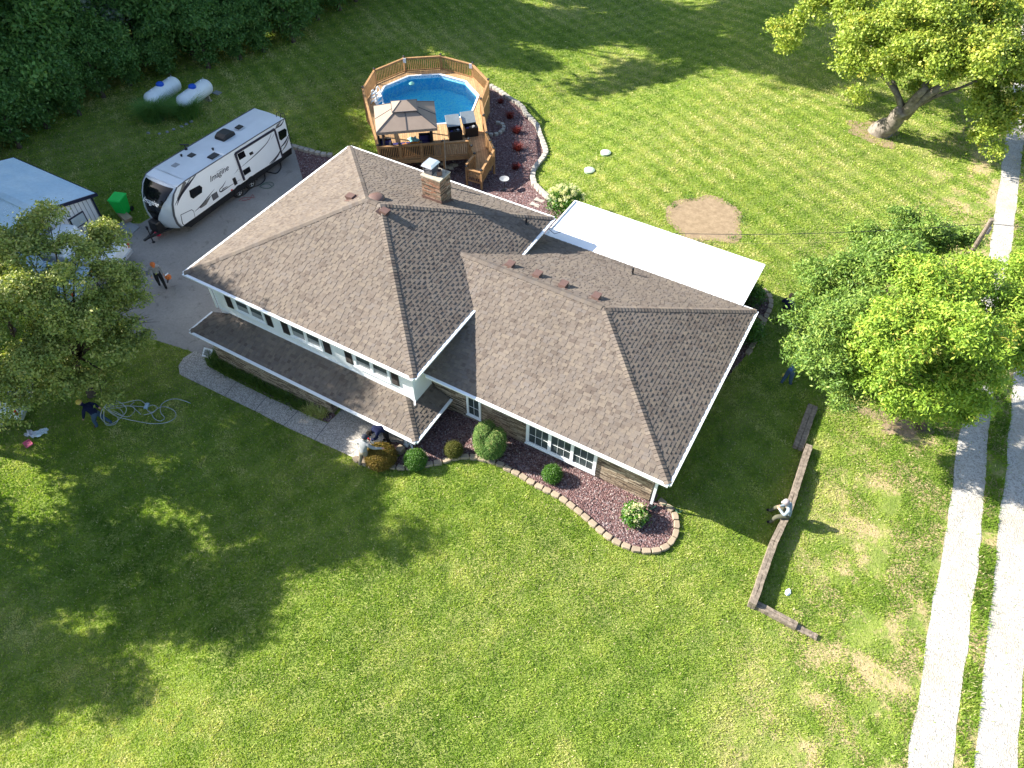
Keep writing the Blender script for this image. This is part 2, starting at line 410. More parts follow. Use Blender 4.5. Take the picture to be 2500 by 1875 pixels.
for k, (a, b) in enumerate([((465, 930), (375, 1035)), ((700, 1040), (608, 1150)), ((940, 1155), (832, 1262)), ((1175, 1240), (1068, 1378))]):
    p = G(430+a[0]*.3165, 640+a[1]*.3165); q = G(430+b[0]*.3165, 640+b[1]*.3165)
    MB().bar(p+Vector((0, 0, .035)), q+Vector((0, 0, .035)), .025, .006).build('walk_joint', 'dark_grey', kind='structure')
# beds
edge_main = gz([(300, 605), (340, 617), (395, 620), (450, 613), (510, 604), (570, 596), (620, 585), (665, 572), (700, 561), (745, 553), (790, 550), (835, 553), (865, 562), (940, 580), (1000, 600), (1035, 623), (1075, 642), (1112, 662), (1150, 685), (1188, 708), (1225, 730), (1265, 752), (1308, 770), (1350, 793), (1390, 820), (1430, 850), (1465, 877), (1500, 905), (1537, 937), (1572, 968), (1610, 1002), (1648, 1035), (1690, 1063), (1733, 1090), (1780, 1108), (1828, 1125), (1880, 1135), (1930, 1138), (1975, 1130), (2020, 1110), (2055, 1075), (2075, 1045), (2085, 1005), (2085, 960), (2075, 920), (2050, 880), (2010, 850), (1975, 815)], .3933, 830, 900)
bed_main = edge_main + [(20.8, 1.8), (20.8, 2.2), (11, 2.2), (11.0, -.5), (11.3, -.9)]
sheet('lava_rock_bed', bed_main, .02, 'lava_rock', .4)
edge_small = gz([(400, 490), (372, 525), (345, 555), (305, 585), (262, 600), (232, 612)], .3933, 830, 900)
edge_left = gz([(85, 555), (112, 575), (150, 590), (190, 608), (228, 622)], .3933, 830, 900)
bed_small = gz([(400, 490), (372, 525), (305, 585), (232, 614), (190, 608), (112, 575), (85, 550), (130, 545), (200, 500), (300, 455), (390, 470)], .3933, 830, 900)
sheet('lava_rock_bed', bed_small, .045, 'lava_rock', .4)
edge_side = gz([(225, 265), (270, 310), (315, 350), (335, 405), (340, 470), (330, 525), (305, 575), (280, 625), (265, 670), (235, 720), (215, 775), (190, 835), (165, 890), (135, 945), (105, 1005), (75, 1050), (45, 1110), (10, 1145)], .1809, 1820, 660)
edge_div = gz([(160, 625), (200, 660), (235, 690)], .1809, 1820, 660)
bed_side = edge_side + [(20.6, 6), (20.6, 10.6), (20.0, 12.5), (20, 14.3)]
sheet('lava_rock_bed', bed_side, .02, 'lava_rock', .4)
edge_pool = gz([(1340, 445), (1420, 490), (1500, 550), (1570, 590), (1615, 630), (1640, 680), (1690, 730), (1735, 780), (1755, 850), (1775, 900), (1795, 950), (1808, 1000), (1780, 1050), (1740, 1095), (1705, 1145), (1695, 1200), (1710, 1260), (1755, 1310), (1800, 1350), (1840, 1385), (1890, 1420)], .2953, 800, 80)
edge_rv = gz([(1860, 935), (1920, 955), (1980, 970), (2050, 985), (2110, 992)], .3858, 0, 0)
a = edge_rv[-1]
bed_pool = edge_rv + [(-3.5, 14.6), (-2.4, 15.6), (-4.5, 18.5), (-4.2, 22), (-3.6, 25.5)] + edge_pool + [(11.2, 14.5), (10.8, 10.8), (2, 10.8), (-4.2, 11.4)]
sheet('lava_rock_bed', bed_pool, .02, 'lava_rock', .5)
# bare soil circle behind the patio roof + worn soil round the old tree and under the ash tree
def blob(cx, cy, rx, ry, seed, n=150, j=.09):
    r = random.Random(seed); ph = [r.uniform(0, 6.28) for _ in range(5)]; q = [r.uniform(.97, 1.03) for _ in range(n)]
    return [(cx+rx*q[int(t/2/pi*n+.5) % n]*(1+j*sum(sin((k+2)*t+ph[k]) for k in range(5))/2)*cos(t), cy+ry*q[int(t/2/pi*n+.5) % n]*(1+j*sum(sin((k+2)*t+ph[k]) for k in range(5))/2)*sin(t)) for t in [2*pi*i/n for i in range(n)]]
dc = G(1716, 535)
soil = blob(dc.x+.1, dc.y+.1, 1.95, 2.15, 3)
sheet('soil_patch', soil, .012, 'bare_soil', .5)
tb = G(2150, 325)
sheet('soil_patch', blob(tb.x-.5, tb.y-.2, 1.5, 1.2, 5, j=.25), .012, 'bare_soil', .5)
cb_ = G(2180, 1055)
sheet('soil_patch', blob(cb_.x, cb_.y+.6, 1.1, .7, 8, j=.3), .01, 'bare_soil', .5)

lily_bed = gz([(235, 775), (420, 885), (640, 995), (860, 1100), (1060, 1190), (1170, 1240), (1232, 1188)], .3165, 430, 640) + [(7.15, -.40), (.5, -.40)]
sheet('mulch_bed', lily_bed, .035, 'lava_rock', .4)
# ---------------- edging stones: one object each
def edging(path, mat, lab, group, step=.36, size=(.335, .195, .14), h=None):
    P = [Vector(p) for p in path]; L = [0]
    for i in range(1, len(P)): L.append(L[-1]+(P[i]-P[i-1]).length)
    n = int(L[-1]/step); protos = []
    for k in range(3):
        mb = MB(); W, D, H = size; j = lambda: random.uniform(-.012, .012)
        w2 = W/2; a = [(-w2, -D/2), (-w2*.45, -D*.62), (w2*.45, -D*.62), (w2, -D/2), (w2*.84, D/2), (-w2*.84, D/2)]
        a = [(x+j(), y+j()) for x, y in a]; mb.prism([(x, y, -.06) for x, y in a], (0, 0, H+.06))
        o = mb.build('edging_stone', mat, lab=lab, cat='edging stone', group=group, bevel=.018, loc=(0, 0, 0)); protos.append([o, False])
    for i in range(n):
        s = (i+.5)*L[-1]/n; q = 1
        while q < len(L)-1 and L[q] < s: q += 1
        t = (s-L[q-1])/(L[q]-L[q-1]); p = P[q-1].lerp(P[q], t); d = P[q]-P[q-1]
        pr = random.choice(protos); loc = (p.x, p.y, hz(p.x)); rz = atan2(d.y, d.x)+random.uniform(-.05, .05)
        if not pr[1]: pr[1] = True; pr[0].location = loc; pr[0].rotation_euler = (random.uniform(-.03, .03), 0, rz)
        else: copy_tree(pr[0], loc, tilt=(random.uniform(-.04, .04), random.uniform(-.03, .03), rz))
    for p in protos:
        if not p[1]: bpy.data.objects.remove(p[0])
edging(edge_main, 'edging_stone', 'tan concrete edging stone bordering the lava rock bed along the front of the house', 'tan edging stones round the front bed')
edging(edge_small, 'edging_stone', 'tan edging stone in the short curved wall right of the brown clipped shrub', 'tan edging stones of the short curved wall', size=(.335, .24, .26))
edging(edge_left, 'edging_stone', 'tan edging stone at the foot of the brown clipped shrub by the walk end', 'tan edging stones below the brown shrub')
edging(edge_side, 'edging_stone', 'shaded edging stone curving round the bed at the right end of the house', 'edging stones round the end bed')
edging(edge_div, 'edging_stone', 'shaded edging stone of the short divider inside the end bed', 'divider edging stones')
edging(edge_pool, 'edging_white', 'pale edging stone between the lawn and the pool side rock bed', 'pale edging stones of the pool bed', size=(.34, .26, .2))
edging(edge_rv, 'edging_white', 'pale edging stone bordering the bed behind the travel trailer', 'pale edging stones behind the trailer', size=(.34, .26, .2))
# fire ring in the pool bed
fr = G(1208, 318)
edging([(fr.x+.62*cos(t)-.1, fr.y+.75*sin(t)) for t in [-2.0+4.0*i/14 for i in range(15)]], 'edging_white', 'white stone of the small half ring beside the pool deck', 'white half ring stones', step=.3, size=(.28, .2, .18))

# ================================================================== HOUSE
house = thing('house', (5, 5, -1.3), 'tri level house with brown shingle hip roofs, white upper storey and ledge stone lower walls', 'house')
def clip(poly, ax, val, ge):
    out = []
    for i in range(len(poly)):
        a = poly[i]; b = poly[(i+1) % len(poly)]; ia = (a[ax] >= val) == ge or a[ax] == val; ib = (b[ax] >= val) == ge or b[ax] == val
        if ia: out.append(a)
        if ia != ib:
            t = (val-a[ax])/(b[ax]-a[ax]); out.append((a[0]+(b[0]-a[0])*t, a[1]+(b[1]-a[1])*t))
    return out
EX = .145
def slope(mb, poly, e0, e1):
    """shingled slope: poly of 3D points, e0->e1 its eave"""
    o = Vector(e0); U = (Vector(e1)-o).normalized(); n = None
    for i in range(1, len(poly)-1):
        n = (Vector(poly[i])-Vector(poly[0])).cross(Vector(poly[i+1])-Vector(poly[0]))
        if n.length > 1e-3: break
    n.normalize(); n = n if n.z > 0 else -n
    W = n.cross(U); 
    P2 = [((Vector(p)-o).dot(U), (Vector(p)-o).dot(W)) for p in poly]
    if max(p[1] for p in P2) < .01: W = -W; P2 = [((Vector(p)-o).dot(U), (Vector(p)-o).dot(W)) for p in poly]
    w3 = lambda a, b, h: o + U*a + W*b + n*h
    t1, t2 = .010, .010; vm = max(p[1] for p in P2); k = 0
    def slab(pg, v0, extra, lo):
        if len(pg) < 3: return
        hh = lambda v: t1*(1-(v-v0)/EX) + extra
        T = [w3(a, b, hh(b)) for a, b in pg]; B = [w3(a, b, hh(b)-lo) for a, b in pg]; N = len(pg)
        mb.add(T+B, [tuple(range(N))] + [(i, N+i, N+(i+1) % N, (i+1) % N) for i in range(N)])
    while k*EX < vm:
        v0 = k*EX; row = clip(clip(P2, 1, v0, True), 1, min(v0+EX, vm), False)
        if len(row) >= 3:
            mb.ct = random.random(); u0 = min(p[0] for p in row); u1 = max(p[0] for p in row)
            # base slab in random colour lengths
            x = u0-random.uniform(0, .5)
            while x < u1:
                L = random.uniform(.12, .5); mb.ct = random.random(); slab(clip(clip(row, 0, x, True), 0, x+L, False), v0, 0, .02); x += L
            x = u0-random.uniform(0, .3)
            while x < u1:
                L = random.choice((.11, .14, .17, .2, .24)); mb.ct = random.random(); slab(clip(clip(row, 0, x, True), 0, x+L, False), v0, t2, t2+.004); x += L+random.choice((.08, .11, .14, .17, .2))
        k += 1
def caps(mb, a, b, w=.15, step=.145):
    a = Vector(a); b = Vector(b); d = b-a; n = int(d.length/step); u = d.normalized(); sd = u.cross(Vector((0, 0, 1))).normalized(); up = sd.cross(u)
    for i in range(n):
        p = a+u*(i*step); q = a+u*((i+1)*step+.02); mb.ct = random.random()
        h0, h1 = .045, .028; dr = w*.34
        mb.add([p+up*h0, p+sd*w-up*(dr-h0), q+sd*w-up*(dr-h1), q+up*h1, p-sd*w-up*(dr-h0), q-sd*w-up*(dr-h1), p-up*.02, p+sd*w-up*(dr+.01), p-sd*w-up*(dr+.01)],
               [(0, 1, 2, 3), (0, 3, 5, 4), (6, 7, 1, 0), (8, 6, 0, 4)])
# upper roof
UW, UD, ZU, ZA = 11.505, 11.047, 3.587, 5.785
A_, B_, C_, D_ = (0, 0, ZU), (UW, 0, ZU), (UW, UD, ZU), (0, UD, ZU); RA, RB = (5.52, 5.593, ZA), (6.24, 5.593, ZA)
mb = MB(); slope(mb, [A_, B_, RB, RA], A_, B_); slope(mb, [B_, C_, RB], B_, C_); slope(mb, [C_, D_, RA, RB], C_, D_); slope(mb, [D_, A_, RA], D_, A_)
WX0, WX1, WY0, WY1, ZW, ZR, RY, RX = 9.6, 21.184, 1.171, 11.078, 2.459, 4.32, 6.125, 16.23
w0, w1, w2, w3_ = (WX0, WY0, ZW), (WX1, WY0, ZW), (WX1, WY1, ZW), (WX0, WY1, ZW); q0, q1 = (WX0, RY, ZR), (RX, RY, ZR)
slope(mb, [w0, w1, q1, q0], w0, w1); slope(mb, [w1, w2, q1], w1, w2); slope(mb, [w2, w3_, q0, q1], w2, w3_)
LX0, LX1, LY, ZL = -.063, 11.83, -.784, .824; LR = (.577-LY); LZ = ZL+LR*.396
slope(mb, [(LX0, LY, ZL), (LX1, LY, ZL), (LX1-LR, .577, LZ), (LX0+LR, .577, LZ)], (LX0, LY, ZL), (LX1, LY, ZL))
slope(mb, [(LX1, LY, ZL), (LX1, 1.7, ZL), (LX1-LR, 1.7, LZ), (LX1-LR, .577, LZ)], (LX1, LY, ZL), (LX1, 1.7, ZL))
slope(mb, [(LX0, .577, ZL), (LX0, LY, ZL), (LX0+LR, .577, LZ)], (LX0, .577, ZL), (LX0, LY, ZL))
roof = mb.build('roof', 'shingle', house)
for a, b in ((A_, RA), (B_, RB), (C_, RB), (D_, RA), (RA, RB), (w1, q1), (w2, q1), (q0, q1), ((LX0, LY, ZL), (LX0+LR, .577, LZ)), ((LX1, LY, ZL), (LX1-LR, .577, LZ))): mb = MB(); caps(mb, a, b); mb.build('ridge_cap', 'shingle', roof)
# soffit + fascia + gutters
mb = MB()
def fascia(a, b, out, z, hgt=.15):
    a = Vector((*a, z)); b = Vector((*b, z)); o = Vector((*out, 0)); u = (b-a).normalized()
    c = lambda s, d, e: s+o*d+Vector((0, 0, e))
    # ogee gutter
    prof = [(-.02, .0), (.115, -.005), (.125, -.03), (.10, -.07), (.085, -hgt+.02), (-.02, -hgt+.02)]
    mb.prism([c(a-u*.0, d, e) for d, e in prof], b-a)
    # gutter channel lip
fascia((-.02, 0), (UW+.02, 0), (0, -1), ZU); fascia((UW, 0), (UW, UD), (1, 0), ZU); fascia((0, UD), (0, 0), (-1, 0), ZU); fascia((UW, UD), (0, UD), (0, 1), ZU)
fascia((11.2, WY0), (WX1+.02, WY0), (0, -1), ZW); fascia((WX1, WY0), (WX1, WY1), (1, 0), ZW); fascia((WX1, WY1), (11, WY1), (0, 1), ZW-.03, .1)
fascia((LX0, LY), (LX1+.02, LY), (0, -1), ZL); fascia((LX1, LY), (LX1, 1.7), (1, 0), ZL); fascia((LX0, .577), (LX0, LY), (-1, 0), ZL)
mb.build('gutter', 'white_paint', house)
mb = MB(); mb.bb(.02, UW-.02, .02, UD-.02, ZU-.14, ZU-.06); mb.bb(11.0, WX1-.02, WY0+.02, WY1-.02, ZW-.14, ZW-.06); mb.bb(LX0+.02, LX1-.02, LY+.02, .6, ZL-.14, ZL-.06); mb.bb(10.9, LX1-.02, .6, 1.7, ZL-.14, ZL-.06)
mb.build('soffit', 'white_paint', house)
# walls
def siding():
    mt, t, b = base('siding', .5, .3); g = nd(t, 'ShaderNodeNewGeometry'); s = nd(t, 'ShaderNodeSeparateXYZ'); t.links.new(g.outputs['Position'], s.inputs[0])
    f = mth(t, 'FRACT', mth(t, 'MULTIPLY', s.outputs[2], 9))
    t.links.new(ramp(t, f, [(0, (.55, .58, .60)), (.08, (.80, .82, .83)), (1, (.80, .82, .83))]), b.inputs['Base Color']); bump(t, b, f, .5, .012); MATS['siding'] = mt
siding()
mb = MB(); mb.bb(.577, 10.93, .577, 10.47, .9, ZU-.1); mb.build('siding_wall', 'siding', house)
mb = MB(); mb.bb(.60, 10.90, .60, 10.45, -1.4, .9); mb.bb(.5, 7.15, -.416, .61, -1.4, ZL-.11); mb.bb(10.6, 20.607, 1.748, 10.5, -.3, ZW-.11); mb.build('stone_wall', 'ledge_stone', house)
# water table trim band and corner boards on the upper storey
mb = MB(); mb.bb(.55, 10.96, .552, .58, 1.36, 1.43); mb.bb(.55, .66, .555, .585, 1.4, ZU-.13); mb.bb(10.86, 10.96, .555, .585, 1.4, ZU-.13); mb.bb(10.925, 10.955, .577, .68, 1.4, ZU-.13)
mb.bb(2.7, 6.6, -.45, -.40, .25, .72)   # garage door head trim
mb.build('trim_board', 'white_paint', house)
# upper windows: sash pairs
def window(x0, x1, z0, z1, y, npan, grid, name='window', fr=.09):
    mb = MB(); w_ = (x1-x0-fr*(npan+1))/npan
    mb.bb(x0, x1, y-.06, y+.02, z0, z0+fr); mb.bb(x0, x1, y-.06, y+.02, z1-fr, z1)
    for k in range(npan+1): mb.bb(x0+k*(w_+fr), x0+k*(w_+fr)+fr, y-.057, y+.02, z0+fr, z1-fr)
    mb.bb(x0-.03, x1+.03, y-.10, y-.06, z0-.02, z0+.03)
    fo = mb.build('window', 'white_paint', house)
    PLOC[fo.name] = Vector(house.location)
    for k in range(npan):
        a = x0+fr+k*(w_+fr); g = MB(); g.bb(a, a+w_, y-.022, y-.008, z0+fr, z1-fr); g.build('pane', 'window_glass', fo)
        s = MB(); s.bb(a, a+w_, y-.042, y-.024, (z0+z1)/2-.02+grid*.3, (z0+z1)/2+.02+grid*.3)
        if grid:
            zt = (z0+z1)/2+.30
            for q in range(1, grid): s.bb(a+w_*q/grid-.006, a+w_*q/grid+.006, y-.034, y-.023, z0+fr, z1-fr)
            s.bb(a, a+w_, y-.036, y-.024, z0+fr+(zt-z0)*.42, z0+fr+(zt-z0)*.42+.011)
        else:
            s.bb(a, a+.035, y-.04, y-.024, z0+fr, z1-fr); s.bb(a+w_-.035, a+w_, y-.04, y-.024, z0+fr, z1-fr); s.bb(a+.035, a+w_-.035, y-.04, y-.024, z0+fr, z0+fr+.035)
            bl = MB(); bl.bb(a+.04, a+w_-.04, y-.0225, y-.0222, z0+fr+.04, z0+fr+.30); bl.build('blind', 'mid_grey', fo)
        s.build('sash', 'white_paint', fo)
for a, b in ((1.75, 3.45), (4.80, 6.48), (8.10, 9.86)): window(a, b, 1.84, 3.28, .577, 2, 0)
for x0, x1 in ((1.24, 1.56), (3.49, 3.80), (4.36, 4.70), (6.56, 6.90), (7.66, 7.99), (9.92, 10.26)):
    mb = MB(); mb.bb(x0, x1, .535, .575, 1.82, 3.28); 
    s = mb.build('shutter', 'dark_shutter', house, lab=None); PLOC[s.name] = Vector(house.location)
    mb = MB(); 
    for z0, z1 in ((1.9, 2.5), (2.6, 3.2)): 
        for k in range(9): mb.box(((x0+x1)/2, .53, z0+(z1-z0)*(k+.5)/9), (x1-x0-.09, .012, (z1-z0)/9*.75), rx=.35)
    mb.build('louvre', 'dark_shutter', s)
window(12.61, 13.27, .30, 1.95, 1.748, 1, 2); window(15.34, 18.36, .23, 1.95, 1.748, 3, 3, fr=.13)
# porch posts, downspouts
for x in (9.75, 11.2, 11.42):
    mb = MB(); g0 = hz(x)
    if x != 11.42: mb.bb(x-.07, x+.07, -.66, -.52, g0+.02, ZL-.12); mb.bb(x-.10, x+.10, -.69, -.49, g0+.02, g0+.14); mb.build('porch_post', 'white_paint', house)
    else: mb.bar((x, -.60, g0+.12), (x, -.62, ZL-.12), .07, .09); mb.bar((x, -.6, g0+.12), (x+.15, -.72, g0+.05), .07, .09); mb.build('downspout', 'white_paint', house)
mb = MB(); mb.bar((20.75, 1.62, .1), (20.75, 1.62, ZW-.16), .075, .1); mb.bar((20.75, 1.62, ZW-.16), (20.95, 1.25, ZW-.1), .075, .1); mb.build('downspout', 'white_paint', house)
MB().box((20.78, 1.55, .10), (.16, .22, .16)).build('drain_elbow', 'black_plastic', house)
mb = MB(); mb.bar((10.98, .50, 1.5), (10.98, .50, ZU-.2), .06, .08); mb.bar((10.98, .5, 1.5), (11.12, .3, 1.42), .06, .08); mb.bar((10.98, .5, ZU-.2), (11.4, .1, ZU-.1), .06, .08); mb.build('downspout', 'white_paint', house)
mb = MB(); mb.bar((.50, .50, 1.45), (.50, .50, ZU-.2), .06, .08); mb.build('downspout', 'white_paint', house)
# patio roof
pr = MB(); pr.add([(11.15, 11.12, 2.42), (20.53, 11.12, 2.42), (20.57, 14.33, 2.28), (11.1, 14.33, 2.28), (11.15, 11.12, 2.30), (20.53, 11.12, 2.30), (20.57, 14.33, 2.14), (11.1, 14.33, 2.14)],
    [(0, 1, 2, 3), (7, 6, 5, 4), (0, 4, 5, 1), (1, 5, 6, 2), (2, 6, 7, 3), (3, 7, 4, 0)])
po = pr.build('patio_roof', 'awning_white', house); PLOC['patio_roof'] = Vector(house.location)
mb = MB(); mb.bar((11.1, 11.12, 2.43), (11.07, 14.36, 2.29), .06, .09); mb.bar((11.07, 14.36, 2.27), (20.6, 14.36, 2.27), .06, .1); mb.bar((20.58, 11.12, 2.41), (20.6, 14.36, 2.27), .05, .1); mb.build('edge_channel', 'white_paint', po)
mb = MB()
for i in range(9): x = 11.6+i*1.05; mb.bar((x, 11.2, 2.422), (x, 14.3, 2.285), .012, .008)
mb.build('panel_seam', 'awning_white', po)
for x in (11.3, 14.4, 17.5, 20.4): MB().bb(x-.05, x+.05, 14.2, 14.3, hz(x), 2.14).build('patio_post', 'white_paint', house)
sheet('patio_slab', [(11.2, 10.5), (20.4, 10.5), (20.4, 14.3), (11.2, 14.3)], .02, 'driveway_concrete')
# roof vents
NB = Vector((0, .398, 1)).normalized(); P0B = (5, UD, ZU); NW = Vector((0, .3757, 1)).normalized(); P0W = (15, WY1, ZW)
NF = Vector((0, -.393, 1)).normalized(); NR = Vector((.4175, 0, 1)).normalized()
def boxvent(u, v, p0, n, face):
    p = onplane(u, v, p0, n); mb = MB(Matrix.Translation(p) @ Vector((0, 0, 1)).rotation_difference(n).to_matrix().to_4x4() @ Matrix.Rotation(face, 4, 'Z'))
    mb.box((0, 0, .008), (.5, .5, .012)); mb.add([(-.15, -.16, .01), (.15, -.16, .01), (.15, .16, .01), (-.15, .16, .01), (-.16, -.19, .2), (.16, -.19, .2), (.15, .16, .09), (-.15, .16, .09)], [(4, 5, 6, 7), (0, 1, 5, 4), (1, 2, 6, 5), (2, 3, 7, 6), (3, 0, 4, 7)])
    mb.build('roof_vent', 'vent_brown', roof)
for u, v in ((1101, 571), (1160, 592), (1216, 614), (1287, 640)): boxvent(u*S, (v+4)*S, P0W, NW, pi)
boxvent(760*S, 428*S, (0, 3, ZU), Vector((-.398, 0, 1)).normalized(), -pi/2); boxvent(829*S, 458*S, (UW, 3, ZU), NR, pi/2)
p = onplane(813*S, 430*S, P0B, NB); mb = MB(Matrix.Translation(p)); mb.lathe((0, 0, -.05), [(.24, 0), (.24, .1), (.36, .11), (.34, .15), (.24, .2), (.1, .235), (.01, .24)], 20); mb.build('attic_fan', 'vent_brown', roof, smooth=True)
p = onplane(1093, 457, P0B, NB); MB().lathe(p-Vector((0, 0, .1)), [(.07, 0), (.07, .75), (.085, .75), (.085, .82)], 10).build('flue_pipe', 'white_paint', roof)
for u, v, pl, nn in ((1366, 592, P0W, NW), (1137, 483, (UW, 3, ZU), NR)):
    p = onplane(u*S, v*S, pl, nn); MB().lathe(p-Vector((0, 0, .1)), [(.12, .06), (.055, .16), (.045, .17), (.045, .42)], 10).build('vent_pipe', 'black_plastic', roof)
# chimney
ch = MB().bb(6.65, 7.6, 7.95, 8.75, 4.0, 5.92).build('chimney', 'chimney_brick', house); PLOC['chimney'] = Vector(house.location)
mb = MB(); mb.bb(6.63, 7.62, 7.93, 8.77, 5.92, 5.98); mb.build('chimney_crown', 'rock', ch)
mb = MB(); mb.prism([(6.62, 7.92, 4.55), (7.64, 7.92, 4.55), (7.64, 7.92, 4.98), (6.62, 7.92, 4.98)], (0, .02, 0)); mb.prism([(7.62, 7.9, 4.6), (7.62, 8.8, 4.4), (7.62, 8.8, 4.62), (7.62, 7.9, 4.95)], (.025, 0, 0)); mb.build('flashing', 'vent_brown', ch)
mb = MB(); mb.bb(6.72, 7.1, 8.1, 8.6, 6.0, 6.14); mb.bb(6.70, 6.74, 8.08, 8.12, 6.1, 6.35); mb.bb(7.1, 7.14, 8.08, 8.12, 6.1, 6.35); mb.bb(6.70, 6.74, 8.58, 8.62, 6.1, 6.35); mb.bb(7.1, 7.14, 8.58, 8.62, 6.1, 6.35); mb.build('flue', 'dark_grey', ch)
mb = MB(); mb.add([(6.64, 8.02, 6.35), (7.18, 8.02, 6.35), (7.18, 8.68, 6.35), (6.64, 8.68, 6.35), (6.70, 8.08, 6.46), (7.12, 8.08, 6.46), (7.12, 8.6, 6.46), (6.70, 8.6, 6.46)], [(3, 2, 1, 0), (4, 5, 6, 7), (0, 1, 5, 4), (1, 2, 6, 5), (2, 3, 7, 6), (3, 0, 4, 7)]); mb.build('chimney_cap', 'silver', ch)
mb = MB(); mb.lathe((7.37, 8.3, 6.0), [(.14, 0), (.14, .22), (.10, .22), (.10, .1)], 4); mb.build('clay_flue', 'vent_brown', ch)
MB().tube([(7.5, 8.6, 5.9), (7.52, 8.62, 7.6)], .014, 5).build('antenna_mast', 'dark_grey', ch)
# ================================================================== TRAVEL TRAILER
XS = -7.65
rv = thing('travel_trailer', (-8.8, 9.8, -1.3), 'white travel trailer with dark graphics and black slide out trim parked on the concrete drive', 'travel trailer')
def sp(x, y, xo=XS):
    p = onplane(330+x*.21704, 220+y*.21704, (xo, 0, 0), (1, 0, 0)); return p
XL = -9.98
prof = [(14.2, -.55), (14.22, 1.33), (12, 1.42), (9, 1.50), (6.6, 1.55), (6.05, 1.50), (5.72, 1.25), (5.45, .8), (5.30, .2), (5.32, -.3), (5.45, -.62)]
mb = MB(); mb.prism([(XL, y, z) for y, z in prof], (XS-XL, 0, 0)); mb.build('body', 'white_paint', rv, bevel=.03)
mb = MB(); mb.prism([(XL+.03, y, z) for y, z in [(14.1, -.9), (14.18, -.552), (5.5, -.622), (5.9, -.95)]], (XS-XL-.03+.01, 0, 0)); mb.build('skirt', 'black_plastic', rv)
# roof membrane
mb = MB(); rp = [(14.2, 1.335), (12, 1.425), (9, 1.505), (6.62, 1.556)]
for i in range(3):
    (y0, z0), (y1, z1) = rp[i], rp[i+1]
    mb.add([(XL+.04, y0, z0+.004), (-8.8, y0, z0+.05), (XS-.04, y0, z0+.004), (XL+.04, y1, z1+.004), (-8.8, y1, z1+.05), (XS-.04, y1, z1+.004)], [(0, 1, 4, 3), (1, 2, 5, 4)])
mb.build('roof', 'silver_membrane' if 'silver_membrane' in MATS else plain('silver_membrane', (.66, .69, .71), .35, .05, 1), rv)
mb = MB(); mb.tube([(XS, y, z+.01) for y, z in prof[1:6]], .03, 6); mb.tube([(XL, y, z+.01) for y, z in prof[1:6]], .03, 6); mb.build('roof_trim', 'dark_grey', rv)
# moulded front cap: bowed shell over the nose
cap = [(6.05, 1.51), (5.72, 1.27), (5.45, .82), (5.28, .2), (5.28, -.3), (5.42, -.62)]
NX = 14
def capp(i, j, k=0):   # i across 0..NX, j profile (float)
    j0 = min(int(j), len(cap)-2); t = j-j0; y = cap[j0][0]*(1-t)+cap[j0+1][0]*t; z = cap[j0][1]*(1-t)+cap[j0+1][1]*t
    a = i/NX*2-1; bow = .42*(1-abs(a)**2.6); fade = min(1, .25+j*.35)
    return Vector(((XL+XS)/2+a*(XS-XL+.04)/2, y-bow*fade-k, z-.0-(.04*fade if j > 4 else 0)))
mb = MB(); V = [capp(i, j/2) for j in range(11) for i in range(NX+1)]
mb.add(V, [(j*(NX+1)+i, (j+1)*(NX+1)+i, (j+1)*(NX+1)+i+1, j*(NX+1)+i+1) for j in range(10) for i in range(NX)])
plain('cap_silver', (.58, .63, .68), .25, .03, 1, .6, .15)
mb.build('front_cap', 'cap_silver', rv, smooth=True)
# dark shield window on the cap
mb = MB(); rows = []
for j in range(13):
    jj = .25+j*.345; hw = [.84, .84, .81, .76, .70, .62, .53, .44, .34, .25, .17, .09, .02][j]
    rows.append([capp((a*hw+1)/2*NX, jj, .022) for a in [q/6-1 for q in range(13)]])
V = [p for r in rows for p in r]; mb.add(V, [(j*13+i, (j+1)*13+i, (j+1)*13+i+1, j*13+i+1) for j in range(12) for i in range(12)])
mb.build('front_window', 'dark_glass', rv, smooth=True)
# dark corner strips of the cap
for sgn in (-1, 1):
    mb = MB(); V = []
    for j in range(11):
        for a in (.93, 1.0):
            V.append(capp((sgn*a+1)/2*NX, j/2, .015))
    mb.add(V, [(2*j, 2*j+1, 2*j+3, 2*j+2) for j in range(10)]); mb.build('cap_trim', 'dark_grey', rv)
def side_poly(name, pts, mat, xo=.006, th=.006, parent=None):
    mb = MB(); P = [sp(*p) for p in pts]; mb.prism([(XS+xo, p.y, p.z) for p in P], (th, 0, 0)); return mb.build(name, mat, parent or rv)
def side_strip(name, pts, ws, mat, xo=.006):
    """tapering curved stripe through zoom points"""
    P = [sp(*p) for p in pts]; Q = smooth_loop([(p.y, p.z) for p in P], False, 5); mb = MB(); n = len(Q); L = []; R = []
    for i, (y, z) in enumerate(Q):
        a = Q[max(0, i-1)]; b = Q[min(n-1, i+1)]; d = Vector((b[0]-a[0], b[1]-a[1])).normalized(); t = i/(n-1)*(len(ws)-1); k = min(int(t), len(ws)-2); w_ = ws[k]*(k+1-t)+ws[k+1]*(t-k)
        L.append((XS+xo, y-d.y*w_/2, z+d.x*w_/2)); R.append((XS+xo, y+d.y*w_/2, z-d.x*w_/2))
    mb.add(L+R, [(i, i+1, n+i+1, n+i) for i in range(n-1)]); return mb.build(name, mat, rv)
plain('graphic_dark', (.03, .028, .045), .4); plain('graphic_taupe', (.16, .15, .14), .4)
side_poly('window_dark', [(605, 1130), (720, 1068), (750, 1090), (748, 1150), (650, 1220), (622, 1205)], 'dark_glass', .01, .02)
side_poly('window_dark', [(1605, 470), (1680, 430), (1700, 445), (1700, 515), (1640, 565), (1622, 555)], 'dark_glass', .01, .02)
side_poly('baggage_door', [(515, 1405), (632, 1348), (652, 1362), (668, 1430), (550, 1512), (535, 1500)], 'white_paint', .008, .02)
